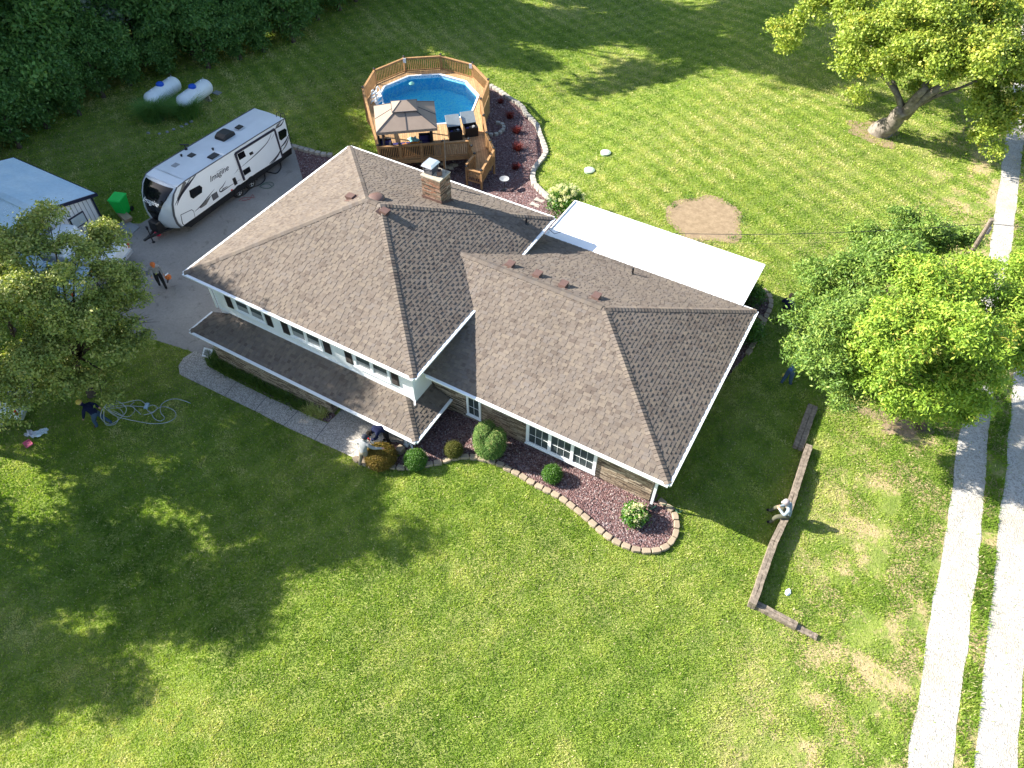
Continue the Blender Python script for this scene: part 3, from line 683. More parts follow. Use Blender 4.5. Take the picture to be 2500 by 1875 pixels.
side_poly('baggage_door_frame', [(509, 1402), (634, 1341), (658, 1358), (675, 1434), (548, 1520), (528, 1504)], 'black_plastic', .004, .008)
side_poly('furnace_vent', [(853, 1180), (915, 1140), (937, 1200), (877, 1243)], 'dark_grey', .006, .02)
side_poly('hatch', [(1090, 998), (1122, 978), (1150, 1050), (1118, 1073)], 'black_plastic', .006, .02)
# slide out: box proud of the wall, with its dark frame
so_pts = [(1118, 712), (1558, 438), (1650, 748), (1222, 1010)]
P = [sp(*p) for p in so_pts]; mb = MB(); mb.prism([(XS-.05, p.y, p.z) for p in P], (.10, 0, 0)); so_ = mb.build('slide_out', 'white_paint', rv)
mb = MB(); 
for i, w_ in ((0, .12), (1, .12), (2, .05), (3, .12)):
    a = P[i]; b = P[(i+1) % 4]
    if i == 2: continue
    mb.bar((XS+.06, a.y, a.z), (XS+.06, b.y, b.z), w_, .05, up=(1, 0, 0)) if False else mb.bar((XS+.05, a.y, a.z), (XS+.05, b.y, b.z), .05, w_, up=(0, 0, 1) if abs(a.z-b.z) < .5 else (0, 1, 0))
mb.build('slide_frame', 'graphic_dark', so_)
XO = XS+.055-XS
def so_poly(name, pts, mat, th=.015): 
    mb = MB(); P = [sp(*p) for p in pts]; mb.prism([(XS+.052, p.y, p.z) for p in P], (th, 0, 0)); mb.build(name, mat, so_)
so_poly('window_dark', [(1138, 718), (1212, 678), (1238, 740), (1165, 785)], 'dark_glass'); so_poly('window_dark', [(1200, 902), (1276, 855), (1295, 910), (1222, 958)], 'dark_glass')
so_poly('exhaust_vent', [(1272, 705), (1310, 685), (1323, 710), (1285, 733)], 'black_plastic')
G1 = [((1525, 480), (1480, 580), (1370, 700), (1182, 865)), ((1565, 470), (1540, 520), (1518, 552)), ((1640, 640), (1590, 740), (1500, 825)), ((1600, 735), (1560, 790), (1510, 828))]
for g, ws in zip(G1, ([.01, .05, .06, .01], [.005, .02, .005], [.02, .14, .01], [.01, .06, .01])): side_strip('graphic_stripe', g, ws, 'graphic_dark', .062)
for g, ws, mt in [(((1160, 885), (1135, 920), (1112, 945)), [.03, .02, .003], 'graphic_dark'),
    (((688, 945), (600, 1060), (510, 1190), (470, 1300)), [.02, .14, .12, .01], 'graphic_dark'), (((640, 965), (560, 1090), (480, 1230), (445, 1300)), [.01, .08, .06, .01], 'graphic_dark'),
    (((560, 1030), (520, 1130), (470, 1230)), [.22, .16, .02], 'graphic_taupe'),
    (((893, 1110), (820, 1200), (740, 1300), (670, 1365)), [.01, .05, .07, .01], 'graphic_dark'), (((850, 1190), (790, 1270), (730, 1325)), [.03, .22, .06], 'graphic_taupe'),
    (((1022, 1015), (985, 1080), (950, 1120), (970, 1140), (1085, 1065), (1190, 1000)), [.005, .06, .05, .08, .03, .01], 'graphic_dark'), (((1040, 1080), (990, 1110), (975, 1130)), [.02, .08, .03], 'graphic_taupe'),
    (((1680, 320), (1640, 390), (1565, 440)), [.01, .10, .02], 'graphic_dark'), (((1640, 350), (1600, 400), (1580, 430)), [.01, .18, .02], 'graphic_taupe'),
    (((1735, 480), (1690, 580), (1640, 640)), [.01, .12, .05], 'graphic_dark'), (((1735, 510), (1700, 610), (1650, 690)), [.02, .12, .02], 'graphic_taupe')]:
    side_strip('graphic_stripe', g, ws, mt)
# lettering
def text_obj(name, txt, size, mtx, mat, parent, shear=.35, ext=.004):
    cu = bpy.data.curves.new(name, 'FONT'); cu.body = txt; cu.size = size; cu.shear = shear; cu.extrude = ext; cu.align_x = 'CENTER'; cu.align_y = 'CENTER'; cu.resolution_u = 3; cu.offset = .0
    tmp = bpy.data.objects.new(name, cu); COL.objects.link(tmp); dg = bpy.context.evaluated_depsgraph_get(); me = bpy.data.meshes.new_from_object(tmp.evaluated_get(dg)); bpy.data.objects.remove(tmp)
    off = PLOC.get(parent.name, Vector(parent.location)); me.transform(Matrix.Translation(-off) @ mtx); me.materials.clear(); me.materials.append(M(mat)); me.name = name
    return link(name, me, None, parent)
pl = sp(940, 940); a = sp(875, 985); b = sp(1010, 905); ang = atan2(b.z-a.z, b.y-a.y)
# reading direction on the +X side runs towards +Y
mx = Matrix.Translation((XS+.012, pl.y, pl.z)) @ Matrix(((0, 0, 1, 0), (1, 0, 0, 0), (0, 1, 0, 0), (0, 0, 0, 1)))
text_obj('lettering', 'Imagine', .46, mx, 'graphic_dark', rv)
side_strip('lettering_swash', ((905, 925), (960, 893), (995, 880)), [.004, .02, .003], 'graphic_dark', .012)
c0 = capp(NX/2, 2.0, .04); c1 = capp(NX/2, 1.6, .04); n_ = Vector((0, -1, .0)); upv = (c1-c0).normalized(); xv = Vector((1, 0, 0)); zv = xv.cross(upv)
mx = Matrix((( xv.x, upv.x, zv.x, c0.x), (xv.y, upv.y, zv.y, c0.y-.02), (xv.z, upv.z, zv.z, c0.z), (0, 0, 0, 1)))
text_obj('lettering', 'Imagine', .37, mx, 'white_paint', rv, ext=.006)
# roof equipment
def rtop(u, v): return Zp(330+u*.21704, 220+v*.21704, 1.5)
p = rtop(1015, 520); zr = 1.5
mb = MB(Matrix.Translation((p.x, p.y, zr-.03))); mb.prism([(-.36, -.5, 0), (-.36, .45, 0), (-.36, .42, .22), (-.36, .25, .30), (-.36, -.2, .30), (-.36, -.45, .17)], (.72, 0, 0)); ac = mb.build('air_conditioner', 'black_plastic', rv, bevel=.05)
for (u, v, sx, sy, mt) in ((1172, 428, .36, .42, 'dark_grey'), (883, 752, .42, .62, 'dark_grey'), (640, 745, .38, .38, 'dark_grey'), (460, 860, .38, .40, 'silver')):
    p = rtop(u, v); mb = MB(); mb.box((p.x, p.y, zr+.07), (sx, sy, .08), taper=.8); o = mb.build('roof_hatch', 'black_plastic' if mt == 'dark_grey' else 'mid_grey', rv)
    mb = MB(); mb.box((p.x, p.y, zr+.035), (sx+.08, sy+.08, .03)); mb.build('hatch_frame', 'silver', o)
for u, v in ((526, 752), (880, 680)):
    p = rtop(u, v); MB().lathe((p.x, p.y, zr), [(.05, 0), (.05, .12), (.07, .12), (.07, .15)], 8).build('roof_vent_pipe', 'black_plastic', rv)
p = rtop(575, 670); mb = MB(); mb.lathe((p.x, p.y, zr), [(.09, 0), (.09, .06), (.03, .1), (.03, .28)], 8); mb.bar((p.x-.25, p.y-.1, zr+.28), (p.x+.2, p.y+.12, zr+.3), .06); mb.build('antenna', 'black_plastic', rv)
# ladder at the rear
mb = MB()
for xx in (-8.05, -7.75): mb.tube([(xx, 14.0, 1.42), (xx, 14.05, 1.62), (xx, 14.33, 1.62), (xx, 14.36, 1.3), (xx, 14.36, -.5)], .018, 6)
for k in range(6): mb.tube([(-8.05, 14.36, -.4+k*.32), (-7.75, 14.36, -.4+k*.32)], .014, 5)
mb.build('ladder', 'black_metal', rv)
# wheels with arches
for yy in (9.62, 10.62):
    ax = Matrix(((0, 0, 1), (1, 0, 0), (0, 1, 0))).to_3x3()
    for xx in (-7.80, -9.85):
        c = Vector((xx, yy, -.95)); mb = MB(); mb.lathe(c, [(.20, -.11), (.33, -.11), (.36, -.07), (.36, .07), (.33, .11), (.20, .11)], 24, ax); wl = mb.build('wheel', 'rubber', rv, smooth=True)
        mb = MB(); mb.lathe(c, [(.205, .06), (.2, .115), (.17, .10), (.06, .085), (.05, .12), (.01, .125)], 20, ax); mb.build('rim', 'silver', wl)
        mb = MB()
        for k in range(5): a = 2*pi*k/5; mb.bar(c+Vector((.112, .045*cos(a+.6), .045*sin(a+.6))), c+Vector((.112, .175*cos(a+.6), .175*sin(a+.6))), .05, .02); 
        mb.build('spoke', 'silver', wl)
mb = MB()
for yy in (9.62, 10.62): 
    Q = [(XS+.01, yy+.44*cos(t), -.95+.44*sin(t)) for t in [pi*i/10 for i in range(11)]]; Q2 = [(XS+.01, yy+.36*cos(t), -.95+.36*sin(t)) for t in [pi*i/10 for i in range(10, -1, -1)]]
    mb.prism(Q+Q2, (.04, 0, 0))
mb.build('wheel_arch', 'black_plastic', rv)
# tongue, battery cover, jack, gas bottles cover
mb = MB(); cx = (XL+XS)/2
mb.bar((XL+.5, 5.9, -.85), (cx, 4.0, -.85), .08, .12); mb.bar((XS-.5, 5.9, -.85), (cx, 4.0, -.85), .08, .12); mb.bar((cx, 4.15, -.85), (cx, 3.75, -.85), .1, .1); mb.build('tongue', 'black_metal', rv)
mb = MB(); mb.box((cx, 4.75, -.5), (.7, .5, .62), taper=.85); mb.build('bottle_cover', 'black_plastic', rv, bevel=.08)
mb = MB(); mb.box((cx+.05, 5.2, -.68), (.3, .2, .22)); mb.build('battery', 'mid_grey', rv)
mb = MB(); mb.lathe((cx, 4.2, -1.28), [(.09, 0), (.09, .03), (.03, .05), (.03, .85), (.06, .86), (.06, 1.05)], 10); mb.build('tongue_jack', 'black_metal', rv)
mb = MB(); mb.box((XS+.012, 9.15, -.52), (.02, .12, .07)); mb.build('side_marker', plain('lamp_red', (.5, .02, .02), .3), rv)
b_ = MB(); b_.lathe((0, 0, 0), [(.13, 0), (.15, .05), (.16, .22), (.17, .24), (.16, .25), (.145, .23)], 16)
o = b_.build('bucket', plain('red_plastic', (.75, .03, .08), .4), lab='red plastic bucket on the concrete below the trailer hitch', cat='bucket', loc=(0, 0, 0)); p = G(387, 574); o.location = (p.x, p.y, -1.285)
# hoses and cords from the trailer
def cable(name, pts, r, mat, lab, cat, z0=.03, group=None, px=None, vary=0):
    P = []
    for u, v in pts: q = G(u, v); P.append((q.x, q.y))
    Q = smooth_loop(P, False, 7); mb = MB(); mb.tube([(x, y, hz(x)+z0+vary*abs(sin(i*.7))) for i, (x, y) in enumerate(Q)], r, 5); return mb.build(name, mat, lab=lab, cat=cat, group=group)
c3 = lambda L: [(330+x*.21704, 220+y*.21704) for x, y in L]
cable('sewer_hose', c3([(1630, 820), (1640, 880), (1590, 940), (1510, 930), (1455, 930), (1460, 1010), (1400, 1070), (1300, 1110), (1230, 1180), (1180, 1190), (1130, 1150)]), .035, 'black_plastic', 'black hose looping on the concrete beside the trailer wheels', 'hose')
cable('power_cord', c3([(1400, 1090), (1460, 1050), (1530, 1040), (1560, 1070), (1500, 1110), (1420, 1100), (1430, 1070), (1500, 1060), (1540, 1090)]), .015, plain('green_cord', (.03, .10, .07), .5), 'thin green cord coiled beside the trailer wheels', 'cord')
cable('power_cord', c3([(1170, 1250), (1210, 1220), (1290, 1210), (1340, 1215), (1320, 1180), (1290, 1230), (1200, 1250)]), .012, plain('red_cord', (.3, .05, .05), .5), 'thin red cord lying loosely on the concrete by the trailer', 'cord')
# leveling boards + mat under the bin
mp = gz([(735, 1440), (830, 1490), (885, 1440), (790, 1390)], .3858, 0, 0)
MB().prism([(x, y, -1.285) for x, y in mp], (0, 0, .03)).build('concrete_pad', 'mid_grey', kind='structure')
pb = G(.3858*790, .3858*1378); t = thing('board_pile', (pb.x, pb.y, -1.29), 'short stack of tan boards in front of the green wheeled bin', 'board pile')
for k in range(3): MB().box((pb.x+.02*k, pb.y, -1.23+.075*k), (1.15, .42, .07), rz=-.35+.05*k).build('board', plain('tan_board', (.42, .33, .22), .8), t)

# ---------------- green wheeled bin
p = G(305, 522); bn = thing('wheeled_bin', (p.x, p.y, -1.29), 'bright green wheeled rubbish bin standing beside the metal shed', 'bin')
plain('bin_green', (.015, .62, .09), .4, .06, 2)
BM = Matrix.Translation((p.x, p.y, -1.29)) @ Matrix.Rotation(radians(20), 4, 'Z')
mb = MB(BM); b0 = [(-.26, -.28), (.26, -.28), (.26, .26), (-.26, .26)]; b1 = [(-.34, -.40), (.34, -.40), (.34, .38), (-.34, .38)]
mb.add([(x, y, .06) for x, y in b0]+[(x, y, 1.08) for x, y in b1], [(3, 2, 1, 0), (0, 1, 5, 4), (1, 2, 6, 5), (2, 3, 7, 6), (3, 0, 4, 7), (4, 5, 6, 7)]); mb.build('bin_body', 'bin_green', bn, bevel=.03)
mb = MB(BM); mb.add([(-.37, -.44, 1.08), (.37, -.44, 1.08), (.37, .42, 1.10), (-.37, .42, 1.10), (-.33, -.38, 1.14), (.33, -.38, 1.14), (.33, .36, 1.17), (-.33, .36, 1.17)], [(3, 2, 1, 0), (4, 5, 6, 7), (0, 1, 5, 4), (1, 2, 6, 5), (2, 3, 7, 6), (3, 0, 4, 7)]); mb.build('lid', 'bin_green', bn, bevel=.015)
for s_ in (-1, 1): mb = MB(BM); mb.lathe((s_*.3, .34, .14), [(.14, -.03), (.14, .03)], 14, Matrix(((0, 0, 1), (1, 0, 0), (0, 1, 0)))); mb.build('wheel', 'rubber', bn)
mb = MB(BM); mb.bar((-.25, .46, 1.02), (.25, .46, 1.02), .035); mb.build('handle', 'bin_green', bn)

# ================================================================== METAL SHED
sh = thing('metal_shed', (-15.5, 1.2, -1.3), 'low metal shed with pale blue ribbed roof, white ribbed gable wall and dark trim', 'shed')
XE, XW, YN, YS, ZE, YR, ZRr = -12.15, -18.9, 4.22, -2.2, .6, 1.05, 1.42
def shed_roof():
    mt, t, b = base('shed_roof', .35, .5); b.inputs['Metallic'].default_value = .05
    f = noise(t, .8, 4); f2 = noise(t, 6, 3)
    c = ramp(t, f, [(.3, (.52, .68, .78)), (.7, (.68, .80, .86))]); c = mixc(t, 1, c, ramp(t, f2, [(.3, (.93, .93, .93)), (.7, (1.05, 1.05, 1.05))]), 'MULTIPLY'); t.links.new(c, b.inputs['Base Color']); MATS['shed_roof'] = mt
shed_roof()
mb = MB(); n = 58
for (ya, za, yb, zb) in ((YN, ZE, YR, ZRr), (YR, ZRr, YS, ZE)):
    V = []; 
    for i in range(n*4+1):
        x = XE+(XW-XE)*i/(n*4); hgt = .03 if i % 4 in (1, 2) else 0
        V += [(x, ya, za+hgt), (x, yb, zb+hgt)]
    mb.add(V, [(2*i, 2*i+1, 2*i+3, 2*i+2) for i in range(n*4)])
ro = mb.build('roof', 'shed_roof', sh)
mb = MB(); mb.bar((XE, YR-.0, ZRr+.04), (XW, YR, ZRr+.04), .36, .02); mb.build('ridge_flashing', 'shed_roof', ro)
mb = MB(); d = Vector((.03, 0, 0))
for a, b in (((XE, YN+.03, ZE-.06), (XE, YR, ZRr-.06)), ((XE, YR, ZRr-.06), (XE, YS, ZE-.06)), ((XW, YN, ZE-.06), (XW, YR, ZRr-.06))): mb.bar(a, b, .06, .17)
mb.bar((XE, YN+.04, ZE-.07), (XW, YN+.04, ZE-.07), .05, .16); mb.build('rake_trim', plain('navy_trim', (.02, .022, .05), .4), sh)
mb = MB(); mb.prism([(XE-.25, YN-.2, -1.35), (XE-.25, YN-.2, ZE-.08), (XE-.25, YR, ZRr-.1), (XE-.25, YS+.2, ZE-.08), (XE-.25, YS+.2, -1.35)], (-6.1, 0, 0))
wl = mb.build('wall', 'white_paint', sh)
mb = MB(); y = YN-.3
while y > YS+.3:
    zt = (ZE+(ZRr-ZE)*(YN-y)/(YN-YR) if y > YR else ZE+(ZRr-ZE)*(y-YS)/(YR-YS))-.15
    mb.bb(XE-.25, XE-.225, y-.012, y+.012, -1.3, zt); y -= .23
mb.build('wall_rib', 'mid_grey', wl)
mb = MB(); mb.bb(XE-.25, XE-.2, YN-.27, YN-.18, -1.3, ZE-.1); mb.build('corner_trim', 'navy_trim', wl)
mb = MB(); mb.bb(XE-.25, XE-.19, 2.35, 3.25, -.62, .05); wn = mb.build('window', 'navy_trim', sh); MB().bb(XE-.195, XE-.18, 2.42, 3.18, -.56, -.01).build('pane', plain('frosted', (.5, .58, .6), .2), wn)

# ================================================================== VEHICLES
def pickup(name, loc, rz, mat, lab, cat='pickup truck'):
    t = thing(name, (0, 0, 0), lab, cat); L = 5.4; W = 1.9
    mb = MB(); mb.prism([(-W/2, y, z) for y, z in [(-2.7, .45), (-2.7, .95), (-2.55, 1.08), (-1.4, 1.15), (-1.2, 1.18), (.35, 1.18), (.38, 1.12), (2.65, 1.12), (2.7, 1.05), (2.7, .5)]], (W, 0, 0)); mb.build('body', mat, t, bevel=.06)
    mb = MB(); mb.prism([(-W/2+.12, y, z) for y, z in [(-1.35, 1.16), (-.75, 1.75), (.2, 1.78), (.34, 1.16)]], (W-.24, 0, 0)); mb.build('cab', mat, t, bevel=.07)
    mb = MB(); mb.add([(-.72, -1.30, 1.22), (.72, -1.30, 1.22), (.66, -.80, 1.71), (-.66, -.80, 1.71)], [(0, 1, 2, 3)]); mb.build('windscreen', 'dark_glass', t)
    for s in (-1, 1):
        mb = MB(); mb.prism([(s*(W/2-.118), -1.1, 1.22), (s*(W/2-.118), -.72, 1.66), (s*(W/2-.118), .12, 1.68), (s*(W/2-.118), .2, 1.22)], (s*.012, 0, 0)); mb.build('side_window', 'dark_glass', t)
        MB().box((s*(W/2-.08), 2.69, .88), (.12, .06, .3)).build('tail_light', 'lamp_red', t); MB().box((s*.72, -2.68, .85), (.3, .08, .16)).build('headlight', 'silver', t)
        MB().box((s*(W/2+.1), -.95, 1.2), (.18, .12, .14)).build('mirror', 'black_plastic', t)
        for yy in (-1.75, 1.75):
            wl = MB().lathe((s*(W/2-.1), yy, .38), [(.2, -.12), (.36, -.12), (.38, -.08), (.38, .08), (.36, .12), (.2, .12)], 18, Matrix(((0, 0, 1), (1, 0, 0), (0, 1, 0)))).build('wheel', 'rubber', t)
            MB().lathe((s*(W/2-.1), yy, .38), [(.2, -.125), (.05, -.1), (.05, .1), (.2, .125)], 14, Matrix(((0, 0, 1), (1, 0, 0), (0, 1, 0)))).build('rim', 'silver', wl)
    mb = MB(); mb.bb(-.8, .8, .5, 2.55, 1.125, 1.15); mb.build('bed_cover', mat, t)
    MB().box((0, 2.72, .52), (1.8, .14, .2)).build('bumper', 'silver', t); MB().box((0, -2.72, .55), (1.8, .14, .25)).build('bumper', 'silver', t)
    t.location = loc; t.rotation_euler = (0, 0, rz); return t
plain('car_white', (.72, .76, .78), .25, .03, 1); plain('car_blue', (.30, .42, .50), .25, .03, 1)
p = Zp(20, 985, -.4); pickup('pickup_truck', (p.x-2.0, p.y-1.0, -1.29), radians(-55), 'car_white', 'white pickup truck at the lower left edge of the big leafy tree')
p = Zp(290, 615, -.5); pickup('parked_car', (p.x-2.2, p.y-1.1, -1.29), radians(-72), 'car_white', 'white car with red tail light half hidden behind the left tree by the shed', 'car')
p = Zp(110, 680, -.3); pickup('parked_van', (p.x-.8, p.y-.2, -1.29), radians(-70), 'car_blue', 'pale vehicle glimpsed through the left tree crown between shed and drive', 'vehicle')

# ================================================================== PROPANE TANKS
def tank():
    t = thing('propane_tank', (0, 0, 0), 'white propane tank with blue dome lid nearest the woods', 'propane tank', 'propane tanks on the lawn by the woods')
    A = Matrix(((0, 0, 1), (1, 0, 0), (0, 1, 0))); R = .46; L = 1.02
    pr = [(.01, -L-.33), (.2, -L-.3), (.34, -L-.2), (.43, -L-.08), (R, -L), (R, L), (.43, L+.08), (.34, L+.2), (.2, L+.3), (.01, L+.33)]
    A = Matrix(((1, 0, 0), (0, 0, 1), (0, 1, 0))); mb = MB(); mb.lathe((0, 0, .72), [(r, z) for r, z in pr], 24, A); mb.build('tank_body', plain('tank_white', (.76, .80, .82), .4, .05, 2), t, smooth=True)
    mb = MB(); mb.lathe((0, 0, 1.14), [(.22, 0), (.22, .1), (.17, .16), (.05, .2), (.01, .2)], 16); mb.build('dome_lid', plain('blue_plastic', (.01, .09, .55), .35), t)
    for y in (-.75, .75):
        mb = MB(); mb.box((0, y, .15), (.6, .08, .32)); mb.box((0, y, .02), (.7, .2, .06)); mb.build('support', 'rock', t)
        MB().box((0, y, 1.2), (.03, .07, .1)).build('lifting_lug', 'tank_white', t)
    MB().lathe((0, 1.0, 1.16), [(.02, 0), (.02, .12)], 6).build('valve', 'silver', t)
    return t
tk = tank(); p1 = Zp(400, 232, -.7); p2 = Zp(478, 238, -.7)
dd = (Zp(420, 212, -.2)-Zp(380, 240, -.2)); rz_ = atan2(dd.y, dd.x)-pi/2
tk.scale = (1.12,)*3; tk.location = (p1.x, p1.y, -1.3); tk.rotation_euler = (0, 0, rz_)
copy_tree(tk, (p2.x, p2.y, -1.3), rz_, 1.12, lab='white propane tank with blue dome lid on the trailer side, partly behind the tall grass')
p = G(530, 228); MB().box((p.x, p.y, -1.26), (.5, .4, .06)).build('paving_slab', 'mid_grey', lab='small grey slab lying in the grass right of the propane tanks', cat='slab')

# ================================================================== POOL + DECK
PC = Vector((-3.27, 22.33)); DZ = 0.0; gp = -1.3
def deca(r, z, off=2): return [(PC.x+r*cos(radians(off+36*k)), PC.y+r*sin(radians(off+36*k)), z) for k in range(10)]
pool = thing('swimming_pool', (PC.x, PC.y, -1.3), 'ten sided above ground pool of bright blue water inside the wooden deck', 'swimming pool')
i_, o_ = deca(3.27, -1.0), deca(3.31, -1.2); it, ot = deca(3.27, -.02), deca(3.31, -.02)
def pool_mats():
    mt, t, b = base('pool_liner', .4, .3); g = nd(t, 'ShaderNodeNewGeometry'); s = nd(t, 'ShaderNodeSeparateXYZ'); t.links.new(g.outputs['Position'], s.inputs[0])
    v = nd(t, 'ShaderNodeTexVoronoi'); v.inputs['Scale'].default_value = 9; t.links.new(g.outputs['Position'], v.inputs['Vector'])
    tile = ramp(t, v.outputs['Distance'], [(.2, (.05, .22, .45)), (.45, (.35, .62, .80))]); band = ramp(t, s.outputs[2], [(0, (0, 0, 0)), (1, (1, 1, 1))])
    m_ = mth(t, 'GREATER_THAN', s.outputs[2], -.22); f9 = noise(t, 3.2, 3, dist=2.2); flo = ramp(t, f9, [(.38, (.03, .62, .95)), (.5, (.06, .74, .97)), (.56, (.30, .90, .98)), (.62, (.06, .74, .97))]); c = mixc(t, m_, flo, tile); t.links.new(c, b.inputs['Base Color']); MATS['pool_liner'] = mt  # bright caustic ripples of sunlight painted into the floor colour
    mt = bpy.data.materials.new('pool_water'); mt.use_nodes = True; t = mt.node_tree; t.nodes.remove(t.nodes['Principled BSDF'])
    tr = nd(t, 'ShaderNodeBsdfTransparent'); tr.inputs[0].default_value = (.82, 1, 1, 1); gl = nd(t, 'ShaderNodeBsdfGlossy'); gl.inputs['Roughness'].default_value = .03
    fr_ = nd(t, 'ShaderNodeFresnel'); fr_.inputs[0].default_value = 1.33; mx = nd(t, 'ShaderNodeMixShader'); f = noise(t, 4, 3, dist=.8)
    bn_ = nd(t, 'ShaderNodeBump'); bn_.inputs['Strength'].default_value = .5; bn_.inputs['Distance'].default_value = .06; t.links.new(f, bn_.inputs['Height'])
    t.links.new(bn_.outputs[0], gl.inputs['Normal']); t.links.new(bn_.outputs[0], fr_.inputs['Normal']); t.links.new(fr_.outputs[0], mx.inputs[0]); t.links.new(tr.outputs[0], mx.inputs[1]); t.links.new(gl.outputs[0], mx.inputs[2])
    t.links.new(mx.outputs[0], t.nodes['Material Output'].inputs[0]); MATS['pool_water'] = mt
pool_mats()
MB().add(i_+it, [(k, (k+1) % 10, 10+(k+1) % 10, 10+k) for k in range(10)]+[tuple(range(10))]).build('liner', 'pool_liner', pool)
MB().add(o_+ot, [(k, (k+1) % 10, 10+(k+1) % 10, 10+k) for k in range(10)]).build('pool_wall', 'white_paint', pool)
mb = MB(); a, b = deca(3.24, .03), deca(3.36, .03); c, d = deca(3.24, -.02), deca(3.36, -.02)
mb.add(a+b+c+d, [(k, 10+k, 10+(k+1) % 10, (k+1) % 10) for k in range(10)]+[(20+k, k, (k+1) % 10, 20+(k+1) % 10) for k in range(10)]+[(30+k, 30+(k+1) % 10, 10+(k+1) % 10, 10+k) for k in range(10)]); mb.build('pool_rim', 'white_paint', pool)
MB().add(deca(3.265, -.24), [tuple(range(10))]).build('water', 'pool_water', pool)
mb = MB(); q = Zp(870+800*.16878, 120+510*.16878, -.3)
mb.lathe((q.x, q.y, -.28), [(.17, 0), (.2, .03), (.18, .07), (.08, .1), (.08, .14), (.01, .15)], 16); mb.build('chlorine_float', plain('pale_green', (.22, .50, .42), .4), lab='round pale green float in the far left side of the pool', cat='pool float', smooth=False)
deck = thing('pool_deck', (PC.x+1, PC.y-2, -1.3), 'raised wooden deck with baluster railing around the pool and a ramp', 'deck')
DR = 3.98
ring_o = deca(DR, 0); ring_i = deca(3.37, 0)
mb = MB(); bi = deca(3.37, -.04); bo = deca(DR, -.04)
mb.add(ring_i+ring_o+bi+bo, [(k, 10+k, 10+(k+1) % 10, (k+1) % 10) for k in range(10)]+[(10+k, 30+k, 30+(k+1) % 10, 10+(k+1) % 10) for k in range(10)])
# front platform: outline following the photograph's railing corners
FL = Vector((-1.97, 15.5)); FR = Vector((1.95, 19.0)); 
plat = [(-6.35, 19.8), (-5.0, 18.2), (-2.3, 15.2), (2.45, 18.55), (2.6, 19.8), (.72, 22.2)]
L1 = Zp(870+120*.16878, 120+590*.16878, 0)
FLc = Vector((-1.62, 15.05)); FRc = Vector((2.45, 18.2))
pl2 = [(-6.55, 20.1), FLc[:], FRc[:], (.68, 22.3)]
# near side deck boards between the railing and the pool wall
nr = [ (p[0], p[1]) for p in deca(3.37, 0)]
order = sorted([k for k in range(10) if (k*36+2) % 360 >= 182], key=lambda k: k)
inner = [nr[k] for k in (5, 6, 7, 8, 9, 0)]
outl = [deca(DR, 0)[5][:2], deca(DR, 0)[6][:2]] + [FLc[:], FRc[:]] + [(2.95, 19.36), deca(DR, 0)[0][:2]]
poly = outl + inner[::-1]
r = delaunay_2d_cdt([Vector(p) for p in poly], [], [list(range(len(poly)))], 1, 1e-4)
mb.add([(p.x, p.y, .004) for p in r[0]], [tuple(f) if (r[0][f[1]]-r[0][f[0]]).cross(r[0][f[2]]-r[0][f[0]]) > 0 else tuple(f)[::-1] for f in r[2]])
mb.build('decking', 'deck_wood', deck)
rimr = outl
POSTS = {}
def post(x, y, z0, z1, cap=True):
    k = (round(x, 2), round(y, 2))
    if k in POSTS: return
    POSTS[k] = 1; o = MB().bb(x-.05, x+.05, y-.05, y+.05, z0, z1).build('post', 'cedar', deck)
    if cap: mb = MB(); mb.box((x, y, z1+.02), (.13, .13, .05)); mb.box((x, y, z1+.07), (.12, .12, .06), taper=.3); mb.build('post_cap', 'black_metal', o)
def rail(a, b, za, zb, h=.92, mat='cedar', solid=False, gap=.125):
    a = Vector((*a[:2], za)); b = Vector((*b[:2], zb)); d = b-a; n = max(2, int(Vector(d[:2]).length/gap)); mb = MB(); H = Vector((0, 0, h)); up = Vector((0, 0, 1))
    mb.bar(a+H, b+H, .13, .04); mb.bar(a+H-up*.07, b+H-up*.07, .04, .08); mb.bar(a+up*.08, b+up*.08, .04, .08)
    for i in range(1, n): p = a.lerp(b, i/n); mb.bar(p+up*.1, p+up*(h-.06), .035 if not solid else gap*.93)
    mb.build('railing', mat, deck)
O = deca(DR-.03, 0)
seq = [6, 5, 4, 3, 2, 1, 0]
for i in range(len(seq)-1):
    a, b = O[seq[i]], O[seq[i+1]]; rail(a, b, 0, 0); 
for k in seq: post(O[k][0], O[k][1], gp, 1.02)
ent = [O[6][:2], (-3.6, 16.2), FLc[:]]
rail(O[6], FLc, 0, 0); 
fp = [FLc.lerp(FRc, t) for t in (0, .235, .47, .71, 1.0)]
rail(fp[0], fp[1], 0, 0, gap=.1); rail(fp[1], fp[2], 0, 0, gap=.1); rail(fp[2], fp[3], 0, 0, gap=.1); rail(fp[3], fp[4], 0, 0, gap=.1)
for q in fp: post(q.x, q.y, gp, 1.02)
